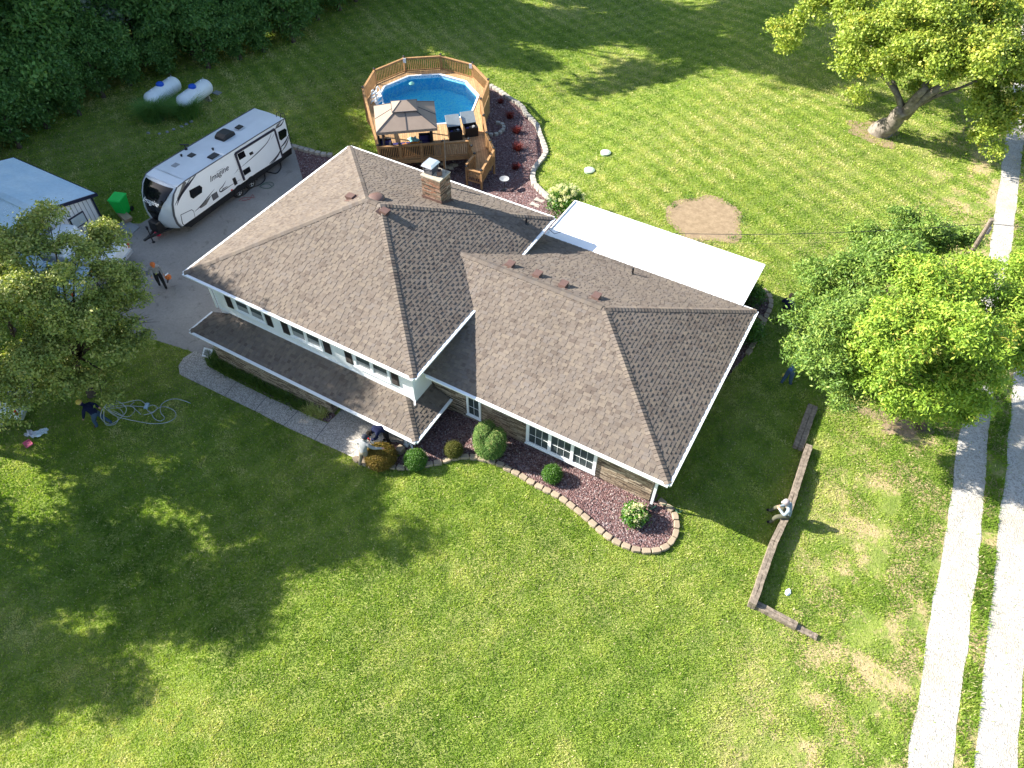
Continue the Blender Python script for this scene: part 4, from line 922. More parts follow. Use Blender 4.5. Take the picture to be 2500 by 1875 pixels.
# deck skirt boards
def fence_mat():
    mt, t, b = base('fence_board', .8, .15); g = nd(t, 'ShaderNodeNewGeometry'); s = nd(t, 'ShaderNodeSeparateXYZ'); t.links.new(g.outputs['Position'], s.inputs[0])
    f = mth(t, 'FRACT', mth(t, 'MULTIPLY', mth(t, 'ADD', s.outputs[0], mth(t, 'MULTIPLY', s.outputs[1], 1.3)), 6)); n_ = noise(t, 3, 4)
    col = mixc(t, 1, ramp(t, f, [(0, (.08, .045, .02)), (.09, (.33, .19, .085)), (1, (.30, .17, .075))]), ramp(t, n_, [(.3, (.8, .8, .8)), (.7, (1.2, 1.2, 1.2))]), 'MULTIPLY'); t.links.new(col, b.inputs['Base Color']); MATS['fence_board'] = mt
fence_mat()
mb = MB()
for k in range(10):
    a, b = deca(DR, 0)[k], deca(DR, 0)[(k+1) % 10]
    if k in (7, 8, 9): continue
    n = 1
    for i in range(n):
        p = Vector(a).lerp(Vector(b), (i+.5)/n); dv = Vector(b)-Vector(a); MB().box((p.x, p.y, -.67), (dv.length, .025, 1.26), rz=atan2(dv.y, dv.x)).build('skirt_panel', 'fence_board', deck)
dv = FRc-FLc; n = 44
MB().bar((*FLc, -.12), (*FRc, -.12), .05, .22).build('rim_joist', 'cedar', deck)
# ramp: goes down from the right end of the front edge towards the house side
ra = Vector((2.45, 19.15)); rb = Vector((3.15, 19.95)); fall = Vector((.85, -.80)).normalized()
RL = 2.0
c0_, c1_ = Vector((2.40, 18.28)), Vector((2.95, 19.36))
e0_, e1_ = Vector((2.98, 17.95)), Vector((3.68, 18.95))
zb_ = -.55
mb = MB(); n = 9
mb.add([(*c0_, 0), (*c1_, 0), (*e1_, zb_), (*e0_, zb_), (*c0_, -.05), (*c1_, -.05), (*e1_, zb_-.05), (*e0_, zb_-.05)], [(0, 1, 2, 3), (7, 6, 5, 4), (0, 4, 5, 1), (1, 5, 6, 2), (2, 6, 7, 3), (3, 7, 4, 0)])
mb.build('ramp', 'deck_wood', deck)
# lower landing with its own railing
l0, l1, l2, l3 = Vector((2.93, 17.12)), Vector((3.85, 17.2)), Vector((3.85, 18.95)), Vector((2.95, 18.1))
f0, f1, f2 = Vector((2.92, 17.13)), Vector((3.86, 17.22)), Vector((3.72, 19.22))
mb = MB(); mb.prism([(*e0_, zb_), (*e1_, zb_), (3.86, 17.22, zb_), (2.92, 17.13, zb_)][::-1], (0, 0, -.06)); mb.build('landing', 'deck_wood', deck)
rail(e0_, f0, -.55, -.75, .9); rail(f0, f1, -.95, -.95, .8); rail(e1_, f1, -.55, -.95, .9, gap=.1)
rail(c0_, e0_, 0, zb_, .9); rail(c1_, e1_, 0, zb_, .9); rail(O[0], c1_, 0, 0, .92)
for q, z1 in ((f0, .0), (f1, .0), (e0_, .4), (e1_, .45), (c0_, 1.0), (c1_, 1.0)): post(q.x, q.y, gp, z1)
qm = c1_.lerp(e1_, .5); post(qm.x, qm.y, gp, .72); qm = c0_.lerp(e0_, .5); post(qm.x, qm.y, gp, .72)
qm = Vector(O[0][:2]).lerp(c1_, .5); post(qm.x, qm.y, gp, 1.0)
# wooden box stair leaning on the far right side of the deck
O2, O1 = Vector(O[3][:2]), Vector(O[2][:2]); m1_ = O2.lerp(O1, .45); m2_ = O2.lerp(O1, 1.05); outv = Vector((m1_.x-PC.x, m1_.y-PC.y)).normalized()
outv = ((O2+O1)/2-PC).normalized()
mb = MB(); 
q = [m1_+outv*.1, m2_+outv*.1, m2_+outv*.95, m1_+outv*.95]
mb.add([(*p, -1.3) for p in q]+[(*q[0], -.35), (*q[1], -.35), (*q[2], -.55), (*q[3], -.55)], [(3, 2, 1, 0), (4, 5, 6, 7), (0, 1, 5, 4), (1, 2, 6, 5), (2, 3, 7, 6), (3, 0, 4, 7)])
mb.build('pump_box', plain('board_brown', (.36, .22, .12), .7), lab='low slanted wooden box standing against the far side of the pool deck', cat='box')
# white signs/lamps on the posts
for k in (4, 2):
    p = O[k]; o = MB().box((p[0]+.1*(1 if k == 4 else -1), p[1]-.08, .82), (.2, .03, .3), rz=.3).build('sign', 'white_paint', lab='small white notice on the pool deck post at the far '+('left' if k == 4 else 'right'), cat='notice')
# pool ladder
t = thing('pool_ladder', (-6.05, 21.2, 0), 'white A frame pool ladder at the left edge of the water', 'ladder')
pp = Zp(870+300*.16878, 120+740*.16878, .2); LX, LY_ = pp.x, pp.y
mb = MB()
for s in (-.25, .25): mb.tube([(LX-.3, LY_+s, .02), (LX-.12, LY_+s, .9), (LX, LY_+s, 1.02), (LX+.12, LY_+s, .9), (LX+.35, LY_+s, -.5)], .035, 8)
mb.build('side_rail', 'white_paint', t)
for k in range(5): MB().box((LX+.16+.055*k, LY_, .72-.25*k), (.12, .5, .04)).build('step', 'white_paint', t)
for k in range(3): MB().box((LX-.17-.04*k, LY_, .65-.25*k), (.12, .5, .04)).build('step', 'white_paint', t)
# gazebo
gz_t = thing('gazebo', (-1.2, 17.2, 0), 'tan fabric gazebo with two tier canopy over the seats on the pool deck', 'gazebo')
GC = [Vector((-3.45, 17.28, 1.85)), Vector((-.70, 19.50, 1.85)), Vector((1.08, 17.15, 1.85)), Vector((-1.57, 15.0, 1.85))]
gc = (GC[0]+GC[1]+GC[2]+GC[3])/4
# square up over the deck
GT = [gc.lerp(p, .34)+Vector((0, 0, .62)) for p in GC]; mb = MB()
for k in range(4): mb.add([GC[k], GC[(k+1) % 4], GT[(k+1) % 4], GT[k]], [(0, 1, 2, 3)]); mb.add([GC[k], GC[(k+1) % 4], GC[(k+1) % 4]-Vector((0, 0, .16)), GC[k]-Vector((0, 0, .16))], [(0, 1, 2, 3)])
mb.build('canopy', 'tan_fabric', gz_t)
U0 = [gc.lerp(p, .42)+Vector((0, 0, .66)) for p in GC]; apx = [gc+(GC[0]-GC[3])*0+Vector((0, 0, 1.02))]
ra_, rb_ = gc.lerp((GC[1]+GC[2])/2, .10)+Vector((0, 0, 1.0)), gc.lerp((GC[0]+GC[3])/2, .10)+Vector((0, 0, 1.0))
mb = MB(); mb.add([U0[0], U0[1], U0[2], U0[3], rb_, ra_], [(0, 1, 5, 4), (1, 2, 5), (2, 3, 4, 5), (3, 0, 4)]); mb.build('top_canopy', 'tan_fabric', gz_t)
mb = MB()
for k in range(4): mb.bar(GC[k]+Vector((0, 0, .012)), GT[k]+Vector((0, 0, .012)), .05, .02)
for k in range(4): a = (GC[k]+GC[(k+1) % 4])/2; b = (GT[k]+GT[(k+1) % 4])/2; mb.bar(a+Vector((0, 0, .01)), b+Vector((0, 0, .01)), .04, .02)
mb.bar(U0[0], rb_, .03, .03); mb.bar(U0[3], rb_, .03, .03); mb.bar(U0[1], ra_, .03, .03); mb.bar(U0[2], ra_, .03, .03)
for k in range(4): mb.bar(U0[k], U0[(k+1) % 4], .03, .03)
mb.build('seam', 'seam_fabric', gz_t)
for p in GC: q = gc.lerp(p, .80); MB().bb(q.x-.05, q.x+.05, q.y-.05, q.y+.05, 0.005, 1.98).build('pole', 'black_metal', gz_t)
# seats under the gazebo: two dark wicker sofas with blue cushions and towels
plain('navy_cushion', (.015, .012, .10), .8, .3, 4); plain('wicker', (.012, .012, .016), .6, .3, 30)
dg = atan2(dv.y, dv.x)
def sofa(c, rz, L, lab, towel=None):
    t = thing('sofa', (c[0], c[1], 0), lab, 'sofa', 'dark wicker sofas under the gazebo'); B = Matrix.Translation((c[0], c[1], 0.005)) @ Matrix.Rotation(rz, 4, 'Z')
    MB(B).box((0, 0, .18), (L, .78, .32)).build('base', 'wicker', t); MB(B).box((0, -.34, .5), (L, .12, .42)).build('backrest', 'wicker', t)
    for s in (-1, 1): MB(B).box((s*(L/2-.06), .02, .42), (.12, .7, .22)).build('armrest', 'wicker', t)
    n = max(1, int(L/.65))
    for k in range(n): MB(B).box((-L/2+.12+(L-.24)*(k+.5)/n, .06, .40), ((L-.24)/n*.95, .6, .12)).build('cushion', 'navy_cushion', t, bevel=.03)
    return t
sc = FLc.lerp(FRc, .38); nv = Vector((-dv.y, dv.x)).normalized()
c_ = FLc.lerp(FRc, .30)+nv*.75; sofa((c_.x, c_.y), dg, 1.9, 'dark wicker sofa with orange towel in front of the near railing under the gazebo')
c2_ = FLc.lerp(FRc, .07)+nv*1.0; sofa((c2_.x, c2_.y), dg-pi/2, 1.1, 'dark wicker armchair with blue cushion at the left end under the gazebo')
c4_ = FLc.lerp(FRc, .53)+nv*1.1; sofa((c4_.x, c4_.y), dg+pi/2, 1.5, 'dark wicker sofa with navy cushions at the right end under the gazebo')
def cloth(name, c, w_, h_, rz, z, mat, lab, cat, seed=1, amp=.06):
    r = random.Random(seed); mb = MB(Matrix.Translation((c[0], c[1], z)) @ Matrix.Rotation(rz, 4, 'Z')); N = 10
    V = [((i/N-.5)*w_*(1+.15*sin(j*.9+seed)), (j/N-.5)*h_*(1+.12*sin(i*.8+seed)), amp*(sin(i*1.3+seed)*cos(j*1.1+seed*2)+.6*sin(i*2.9+j*2.3))+r.uniform(0, .015)+amp) for j in range(N+1) for i in range(N+1)]
    mb.add(V, [(j*(N+1)+i, j*(N+1)+i+1, (j+1)*(N+1)+i+1, (j+1)*(N+1)+i) for j in range(N) for i in range(N)]); o = mb.build(name, mat, lab=lab, cat=cat, smooth=True); s = o.modifiers.new('thick', 'SOLIDIFY'); s.thickness = .012; return o
cc = FLc.lerp(FRc, .36)+nv*.62; cloth('towel', cc, 1.15, .35, dg+.25, .52, plain('orange_towel', (.75, .26, .03), .9, .4, 8), 'crumpled orange and grey towel on the near sofa back', 'towel', 3)
cc = FLc.lerp(FRc, .40)+nv*1.25; cloth('towel', cc, .5, .75, dg+.4, .42, plain('aqua_towel', (.22, .60, .62), .9, .3, 9), 'aqua and white patterned towel under the gazebo edge', 'towel', 5, .03)
# open lidded deck boxes
def deckbox(c, rz, lab):
    t = thing('deck_box', (c[0], c[1], 0), lab, 'deck box', 'open deck storage boxes'); B = Matrix.Translation((c[0], c[1], 0.005)) @ Matrix.Rotation(rz, 4, 'Z')
    mb = MB(B); W, D, H = .8, .62, .58
    mb.bb(-W/2, W/2, -D/2, -D/2+.03, 0, H); mb.bb(-W/2, W/2, D/2-.03, D/2, 0, H); mb.bb(-W/2, -W/2+.03, -D/2+.03, D/2-.03, 0, H); mb.bb(W/2-.03, W/2, -D/2+.03, D/2-.03, 0, H); mb.bb(-W/2+.03, W/2-.03, -D/2+.03, D/2-.03, 0, .05); mb.build('box', 'black_plastic', t)
    mb = MB(B @ Matrix.Translation((0, D/2, H)) @ Matrix.Rotation(radians(35), 4, 'X')); mb.bb(-W/2-.02, W/2+.02, -.03, .72, .0, .05); mb.build('lid', plain('lid_grey', (.30, .34, .36), .35), t, bevel=.01)
    for k in range(3): MB(B).box((-.2+.2*k, .05*k-.05, .30), (.16, .14, .4), rz=k).build('contents', ['navy_cushion', 'wicker', 'mid_grey'][k], t)
p = Vector((.75, 19.35)); deckbox((p.x, p.y), dg+.1, 'open black deck box with grey lid raised, left of the pair by the ramp')
p = Vector((1.35, 20.15)); deckbox((p.x, p.y), dg+.15, 'open black deck box with grey lid raised, right of the pair against the railing')

# ================================================================== YARD OBJECTS
def rock(name, c, r, mat, lab, cat, seed, group=None, parts=1, fl=.55):
    random.seed(seed); mb = MB()
    for k in range(parts): mb.ball((c[0]+random.uniform(-r, r)*(parts > 1), c[1]+random.uniform(-r, r)*.6*(parts > 1), hz(c[0])+r*.25), (r*random.uniform(.6, 1), r*random.uniform(.5, .8), r*fl), 9, 6, .18)
    return mb.build(name, mat, lab=lab, cat=cat, group=group)
for i, (u, v, r_) in enumerate([(1255, 825, .22), (1300, 845, .25), (1345, 815, .24), (1385, 800, .18), (1320, 800, .2)]):
    q = G(880+u*.16878, 270+v*.16878); rock('rock', q, r_, 'rock', 'one of the pale rocks heaped in the rock bed left of the deck ramp', 'rock', i, 'pale rocks left of the ramp')
q = G(880+1182*.16878, 270+785*.16878); rock('rock', q, .16, 'rock', 'single small pale rock between the chimney and the rock heap', 'rock', 20)
q = G(880+1068*.16878, 270+705*.16878); t = thing('garden_ornament', (q.x, q.y, -1.28), 'small pale garden ornament below the deck front', 'ornament')
MB().lathe((q.x, q.y, hz(q.x)), [(.12, 0), (.14, .1), (.08, .2), (.11, .3), (.1, .4)], 10).build('body', 'rock', t); MB().ball((q.x, q.y, hz(q.x)+.48), .1).build('top', 'rock', t)
q = G(880+2080*.16878, 270+1150*.16878); t = thing('birdbath', (q.x, q.y, hz(q.x)), 'pale round birdbath on a thin dark stand in the rock bed', 'birdbath'); z0 = hz(q.x)
MB().lathe((q.x, q.y, z0), [(.14, 0), (.14, .03), (.025, .06), (.025, .68)], 10).build('stand', 'black_metal', t); MB().lathe((q.x, q.y, z0+.68), [(.05, 0), (.2, .03), (.27, .09), (.28, .1), (.25, .09), (.05, .03)], 18).build('bowl', 'mid_grey', t)
for u, v, lb in ((1750, 1393, 'farther'), (1715, 1430, 'nearer')):
    q = G(800+u*.2953, 80+v*.2953); MB().prism([(q.x-.3, q.y-.16, hz(q.x)+.03), (q.x, q.y-.10, hz(q.x)+.03), (q.x+.3, q.y-.16, hz(q.x)+.03), (q.x+.27, q.y+.18, hz(q.x)+.03), (q.x, q.y+.10, hz(q.x)+.03), (q.x-.27, q.y+.18, hz(q.x)+.03)], (0, 0, .05)).build('stepping_stone', 'edging_white', lab='pale notched stepping stone in the rock bed, %s of the two by the shrub' % lb, cat='stepping stone')
for u, v, lb in ((1308, 333, 'farther, tilted'), (1273, 371, 'nearer')):
    q = G(u*S, v*S); t = thing('septic_lid', (q.x, q.y, hz(q.x)), 'round pale green septic lid in the lawn, the %s of the two' % lb, 'lid')
    MB().lathe((q.x, q.y, hz(q.x)), [(.30, 0), (.30, .1), (.26, .1)], 20).build('riser', plain('lid_green', (.30, .40, .30), .6), t); MB().lathe((q.x, q.y, hz(q.x)+.1), [(.31, 0), (.31, .04), (.2, .08), (.01, .09)], 20).build('cover', plain('cover_green', (.46, .54, .42), .6), t)
# railway sleepers along the lawn
def timber(a, b, z, lab, w_=.24, h_=.2, seed=1, mat='weathered_timber'):
    random.seed(seed); a = Vector((a[0], a[1], z)); b = Vector((b[0], b[1], z)); n = 12; d = (b-a).normalized(); s = Vector((-d.y, d.x, 0)); mb = MB()
    for lay in (-1, 1):
        off = s*(lay*w_*.26); P = [a.lerp(b, i/n)+off+s*random.uniform(-.008, .008) for i in range(n+1)]; V = []
        for p in P:
            ww = w_*.245*random.uniform(.94, 1.04); hh = h_*random.uniform(.93, 1.03)
            V += [p-s*ww, p+s*ww, p+s*ww+Vector((0, 0, hh)), p-s*ww+Vector((0, 0, hh))]
        mb.add(V, [(4*i+k, 4*i+(k+1) % 4, 4*i+4+(k+1) % 4, 4*i+4+k) for i in range(n) for k in range(4)]+[(3, 2, 1, 0), (4*n, 4*n+1, 4*n+2, 4*n+3)])
    return mb.build('landscape_timber', mat, lab=lab, cat='timber')
def gt(u, v, s=.467, ox=1650, oy=1100): return G(ox+u*s, oy+v*s)
A0, A1, A2, A3 = gt(388, 825), gt(500, 500), gt(572, 350), gt(655, 90)
for q0_, q1_, z, lb, sd_ in ((A0, A1, .0, 'lowest weathered timber beam running up from the corner in the sun', 1), (A0.lerp(A1, .0), A1, .2, 'top timber beam at the corner end of the row, split along its grain', 2),
        (A1, A2, .0, 'under timber between the corner beam and the seated man', 3), (A1, A2, .2, 'top timber beam just below the seated man', 4), (A2, A3, .0, 'under timber beyond the seated man', 5), (A2, A3, .2, 'timber beam beyond the seated man running into the house shade', 6)):
    timber(q0_, q1_.lerp(q0_, .01), z, lb, seed=sd_)
B0, B1, B2 = gt(410, 810), gt(625, 925), gt(735, 980)
timber(B0, B1, .0, 'greyed timber laid sideways from the corner of the row', .24, .2, 7); timber(B1, B2, -.04, 'short timber end sinking into the grass at the right', .2, .14, 8)
C0, C1 = G(1650+765*.3858, 500+1550*.3858), G(1650+860*.3858, 500+1285*.3858); timber(C0, C1, 0, 'old cracked pair of timbers lying in the shade toward the ash tree', .4, .2, 9)
E0, E1 = G(1650+790*.3858, 500+1660*.3858), G(1650+835*.3858, 500+1540*.3858); timber(A3, E1, 0, 'dark timber in the house shade between the two rows', .26, .25, 10)
# utility pole and wires
q = Zp(2422, 535, 7.2); pt_ = thing('utility_pole', (q.x, q.y, 0), 'weathered wooden utility pole beside the gravel track behind the ash tree', 'utility pole')
def zat(u, v, q): 
    # height over q whose picture row is v
    lo, hi = 0, 14
    for _ in range(40):
        mid = (lo+hi)/2; d = Vector((q.x, q.y, mid))-CAM; vv = 937.5-F_PX*d.dot(UP)/d.dot(fw)
        if vv > v: lo = mid
        else: hi = mid
    return lo
hp = 7.2; top = Vector((q.x, q.y, hp))
MB().tube([(q.x, q.y, -.3), top], [.13, .09], 10).build('pole', 'weathered_timber', pt_); MB().box((q.x+.1, q.y-.12, hp-.4), (.08, .2, .25)).build('bracket', 'dark_grey', pt_)
def wire(a, b, sag, lab, r=.012, mat='black_plastic'):
    a = Vector(a); b = Vector(b); MB().tube([a.lerp(b, i/20)-Vector((0, 0, sag*4*(i/20)*(1-i/20))) for i in range(21)], r, 5).build('overhead_wire', mat, lab=lab, cat='wire')
HS = Vector((11.5, 10.6, 3.45)); wire(HS, top-Vector((0, 0, .2)), .5, 'upper service wire from the house eave to the utility pole'); wire(HS-Vector((0, 0, .15)), top-Vector((0, 0, .6)), .7, 'thin lower wire from the house eave to the utility pole', .006)
wire(top-Vector((0, 0, .2)), (60, q.y+12, 8), .3, 'wire leaving the utility pole to the right across the gravel road')
MB().tube([(11.35, 10.75, 3.5), (11.45, 10.7, 3.2), (11.7, 10.85, 2.9), (12.0, 11.1, 3.0), (11.9, 11.3, 3.3)], .014, 5).build('drip_loop', 'black_plastic', lab='looped black cable at the house end of the overhead wire', cat='cable')
# small things on the lawn
c8 = lambda x, y: G(x*.217, 940+y*.217)
q = c8(450, 545); cloth('white_cloth', (q.x, q.y), .34, .62, -.5, hz(q.x), plain('cloth_white', (.70, .78, .82), .8, .05), 'rumpled white cloth lying on the lawn at far left', 'cloth', 4, .05)
q = c8(350, 555); cloth('plastic_bag', (q.x, q.y), .42, .30, .3, hz(q.x), plain('bag_white', (.78, .74, .78), .5, .05), 'white plastic bag just left of the rumpled cloth', 'bag', 6, .06)
q = c8(320, 668); t = thing('tray', (q.x, q.y, hz(q.x)), 'pink plastic tray lying flat on the shaded lawn', 'tray'); plain('pink', (.62, .13, .22), .5)
MB().box((q.x, q.y, hz(q.x)+.03), (.34, .27, .03), rz=-.2).build('base', 'pink', t); 
for a in (0, 1, 2, 3):
    an = -.2+a*pi/2; L_ = (.17, .135)[a % 2]; MB().box((q.x+cos(an)*L_, q.y+sin(an)*L_, hz(q.x)+.06), (.02, (.27, .34)[a % 2], .05), rz=an).build('rim', 'pink', t)
q = G(430+255*.3165, 640+730*.3165); t = thing('step_sign', (q.x, q.y, hz(q.x)), 'small white framed panel standing at the start of the walk by the driveway', 'sign')
Bm = Matrix.Translation((q.x, q.y, hz(q.x)+.03)) @ Matrix.Rotation(.2, 4, 'Z'); MB(Bm).box((0, 0, .24), (.46, .04, .42), rx=-.9).build('frame', 'white_paint', t); MB(Bm).box((0, -.018, .262), (.30, .01, .26), rx=-.9).build('panel', 'mid_grey', t); MB(Bm).box((0, .12, .1), (.04, .2, .2)).build('prop', 'white_paint', t)
cable('garden_hose', [(1250+1400*.229, 980+1195*.229), (1250+1480*.229, 980+1170*.229), (1250+1560*.229, 980+1120*.229), (1250+1650*.229, 980+1130*.229), (1250+1740*.229, 980+1165*.229), (1250+1800*.229, 980+1185*.229), (1250+1770*.229, 980+1210*.229), (1250+1740*.229, 980+1180*.229), (1250+1850*.229, 980+1195*.229)], .014, 'green_cord', 'thin green garden hose from the downspout corner to the lawn', 'hose', .16)
q = G(1650+585*.467, 1100+742*.467); MB().ball((q.x, q.y, .03), (.1, .16, .05), 8, 5, .2).build('litter', 'white_paint', lab='small white scrap in the grass right of the timber corner', cat='litter')
q = G(1212*.2953, 400+907*.2953); MB().lathe((q.x, q.y, -1.286), [(.2, 0), (.2, .006)], 20).build('drain_cover', 'dark_grey', lab='dark round cover flush in the concrete beside the man with the blower', cat='drain cover')
# ================================================================== VEGETATION
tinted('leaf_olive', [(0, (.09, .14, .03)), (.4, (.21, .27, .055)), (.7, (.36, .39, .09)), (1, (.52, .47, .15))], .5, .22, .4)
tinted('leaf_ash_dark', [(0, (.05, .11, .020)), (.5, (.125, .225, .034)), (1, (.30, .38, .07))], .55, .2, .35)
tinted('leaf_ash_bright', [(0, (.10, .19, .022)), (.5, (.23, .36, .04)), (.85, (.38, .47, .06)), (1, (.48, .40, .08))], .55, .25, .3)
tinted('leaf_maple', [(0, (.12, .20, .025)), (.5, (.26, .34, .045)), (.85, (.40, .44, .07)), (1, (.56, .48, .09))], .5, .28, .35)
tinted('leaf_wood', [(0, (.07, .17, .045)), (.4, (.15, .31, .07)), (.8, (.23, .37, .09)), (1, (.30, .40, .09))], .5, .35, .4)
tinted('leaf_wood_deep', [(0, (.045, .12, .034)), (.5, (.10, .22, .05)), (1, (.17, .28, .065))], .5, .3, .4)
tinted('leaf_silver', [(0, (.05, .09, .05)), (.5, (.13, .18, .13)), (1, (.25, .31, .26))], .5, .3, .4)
tinted('box_leaf', [(0, (.02, .06, .008)), (.5, (.05, .14, .012)), (1, (.11, .24, .02))], .45, .2, .4)
tinted('brown_leaf', [(0, (.07, .055, .012)), (.5, (.15, .11, .02)), (.8, (.25, .15, .03)), (1, (.12, .16, .02))], .6, .2, .2)
tinted('olive_leaf', [(0, (.035, .045, .010)), (.5, (.09, .10, .018)), (1, (.15, .14, .03))], .6, .2, .2)
tinted('conifer', [(0, (.04, .10, .025)), (.5, (.10, .20, .04)), (.85, (.21, .29, .08)), (1, (.45, .38, .18))], .6, .2, .2)
tinted('flower_cream', [(0, (.45, .47, .20)), (.6, (.72, .70, .42)), (1, (.82, .79, .60))], .8, .3, .2)
tinted('lily_leaf', [(0, (.03, .07, .012)), (.5, (.08, .15, .02)), (1, (.20, .27, .05))], .5, .3, .3)
tinted('red_grass', [(0, (.05, .008, .010)), (.5, (.16, .02, .02)), (1, (.33, .06, .04))], .6, .3, .2)
tinted('grass_blade', [(0, (.085, .165, .018)), (.35, (.175, .285, .032)), (.65, (.31, .40, .065)), (.85, (.47, .49, .15)), (1, (.66, .58, .34))], .7, .4, .15)
tinted('lava_stone', [(0, (.06, .036, .038)), (.4, (.15, .082, .080)), (.7, (.23, .14, .13)), (.9, (.22, .18, .19)), (1, (.40, .32, .29))], .9)
RS = np.random.RandomState
def leafcloud(blobs, nc, per, L, seed, cr=.35, out=.35, upb=.6, aspect=.5, tb=(.5, .17), flat=.7, mid=0):
    r = RS(seed); B = np.array([b[:6] for b in blobs], float); wgt = (B[:, 3]*B[:, 4]*B[:, 5])**(2/3); wgt /= wgt.sum()
    k = r.choice(len(B), nc, p=wgt); d = r.normal(size=(nc, 3)); d /= np.linalg.norm(d, axis=1)[:, None]; d[:, 2] = np.where(d[:, 2] < -.55, -d[:, 2], d[:, 2])
    q = r.rand(nc)**out; C = B[k, :3]+d*B[k, 3:]*q[:, None]
    if mid:
        nm = max(1, nc//26); mi = r.randint(0, nm, nc); Cm = C[:nm][mi]; dm = r.normal(size=(nc, 3)); dm /= np.linalg.norm(dm, axis=1)[:, None]; dm[:, 2] = np.abs(dm[:, 2])*.8-.2
        d = .45*d[:nm][mi]+.75*dm; q = q[:nm][mi]; C = Cm+dm*mid*(.5+.5*r.rand(nc))[:, None]*(.6+.8*r.rand(nm))[mi][:, None]
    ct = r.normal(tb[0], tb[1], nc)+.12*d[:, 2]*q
    n = nc*per; ci = np.repeat(np.arange(nc), per); P = C[ci]+r.normal(size=(n, 3))*cr*np.array([1, 1, flat])*(.7+.6*r.rand(nc))[ci][:, None]
    nr = r.normal(size=(n, 3))*.75+np.array([0, 0, upb])+d[ci]*.55; nr /= np.linalg.norm(nr, axis=1)[:, None]
    t = r.normal(size=(n, 3))+d[ci]*.6+np.array([0, 0, -.3]); t -= nr*(t*nr).sum(1)[:, None]; t /= np.linalg.norm(t, axis=1)[:, None]; s = np.cross(nr, t)
    l = L*(.65+.7*r.rand(n))[:, None]; w_ = l*aspect
    V = np.empty((n, 4, 3)); V[:, 0] = P-t*l*.5; V[:, 1] = P+s*w_*.5-nr*l*.06; V[:, 2] = P+t*l*.5-nr*l*.12; V[:, 3] = P-s*w_*.5-nr*l*.06
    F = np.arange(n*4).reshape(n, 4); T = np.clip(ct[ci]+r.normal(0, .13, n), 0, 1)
    return V.reshape(-1, 3), F, T
def crown_obj(name, blobs, nc, per, L, seed, mat, parent, **kw):
    V, F, T = leafcloud(blobs, nc, per, L, seed, **kw); off = PLOC.get(parent.name, Vector(parent.location)) if parent else Vector((0, 0, 0))
    o = npmesh(name, V-np.array(off), F, T, mat, parent); return o
def limbs(base, fork, blobs, r0, seed, parent, mat, every=1, thin=.35):
    random.seed(seed); base = Vector(base); fork = Vector(fork); mb = MB(); n = 8
    r0_ = r0; mb.tube([base-Vector((0, 0, .3))]+[base.lerp(fork, i/n)+Vector((random.uniform(-.04, .04)*r0*4, random.uniform(-.04, .04)*r0*4, 0)) for i in range(n+1)], [r0*1.3]+[r0*(1.2-.35*min(1, i/3)-.15*i/n) for i in range(n+1)], 12)
    for i, b in enumerate(blobs):
        if i % every: continue
        c = Vector(b[:3]); mid = fork.lerp(c, .5)+Vector((random.uniform(-.3, .3), random.uniform(-.3, .3), .2)); end = c+Vector((0, 0, b[5]*.3)); k = r0*thin*random.uniform(.7, 1.1)
        pts = [fork-Vector((0, 0, .2)), fork.lerp(mid, .5)+Vector((0, 0, .1)), mid, mid.lerp(end, .5)+Vector((random.uniform(-.15, .15), random.uniform(-.15, .15), .1)), end]
        mb.tube(pts, [k*1.2, k, k*.75, k*.5, k*.15], 7)
        for j in range(4):
            s = pts[2].lerp(end, random.random()); e = c+Vector((random.uniform(-1, 1)*b[3], random.uniform(-1, 1)*b[4], random.uniform(-.4, .8)*b[5]))*.85 if False else c+Vector((random.uniform(-.8, .8)*b[3], random.uniform(-.8, .8)*b[4], random.uniform(-.4, .7)*b[5]))
            mb.tube([s, s.lerp(e, .5)+Vector((0, 0, .1)), e], [k*.3, k*.2, k*.06], 5)
    return mb.build('trunk', mat, parent, smooth=True)
def pb(L, zoff=0, rs=1):   # picture point + height + radius -> blob
    out = []
    for b in L:
        u, v, z, r = b[:4]; c = Zp(u*S, v*S, z); out.append((c.x, c.y, z+zoff, r*rs, r*rs, r*rs*.8))
    return out
# big leafy tree in the left foreground
LB = pb([(110, 480, 6.0, .8), (60, 545, 5.6, 1.2), (175, 545, 5.4, 1.0), (120, 620, 5, 1.6), (235, 610, 4.2, 1.1), (30, 660, 4.6, 1.6), (165, 700, 3.8, 1.7), (285, 675, 3.0, .95), (250, 745, 2.3, 1.1), (325, 690, 2.7, .6), (90, 770, 2.9, 1.6), (170, 830, 1.3, 1.1), (40, 845, 2.0, 1.3), (230, 520, 4.6, .8), (235, 835, .9, .7)])
bt = Vector((-3.0, -4.7, -1.3)); tr = thing('deciduous_tree', bt, 'olive green leafy tree in the left foreground between the shed and the front lawn', 'tree')
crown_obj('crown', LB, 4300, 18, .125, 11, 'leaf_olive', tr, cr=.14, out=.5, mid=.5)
limbs(bt, bt+Vector((-.1, .3, 2.2)), LB, .17, 3, tr, 'bark_dark')
EB = pb([(-10, 545, 4.6, .9), (-40, 600, 4.6, 1.3), (10, 590, 4.0, .6)]); bt = Vector((-9.5, -3.8, -1.3)); tr = thing('deciduous_tree', bt, 'small olive green tree cut off by the left edge in front of the shed', 'tree')
crown_obj('crown', EB, 350, 19, .155, 12, 'leaf_olive', tr, cr=.2, out=.5, mid=.5); limbs(bt, Vector((EB[1][0]-1, EB[1][1], 1)), EB, .12, 4, tr, 'bark_dark')
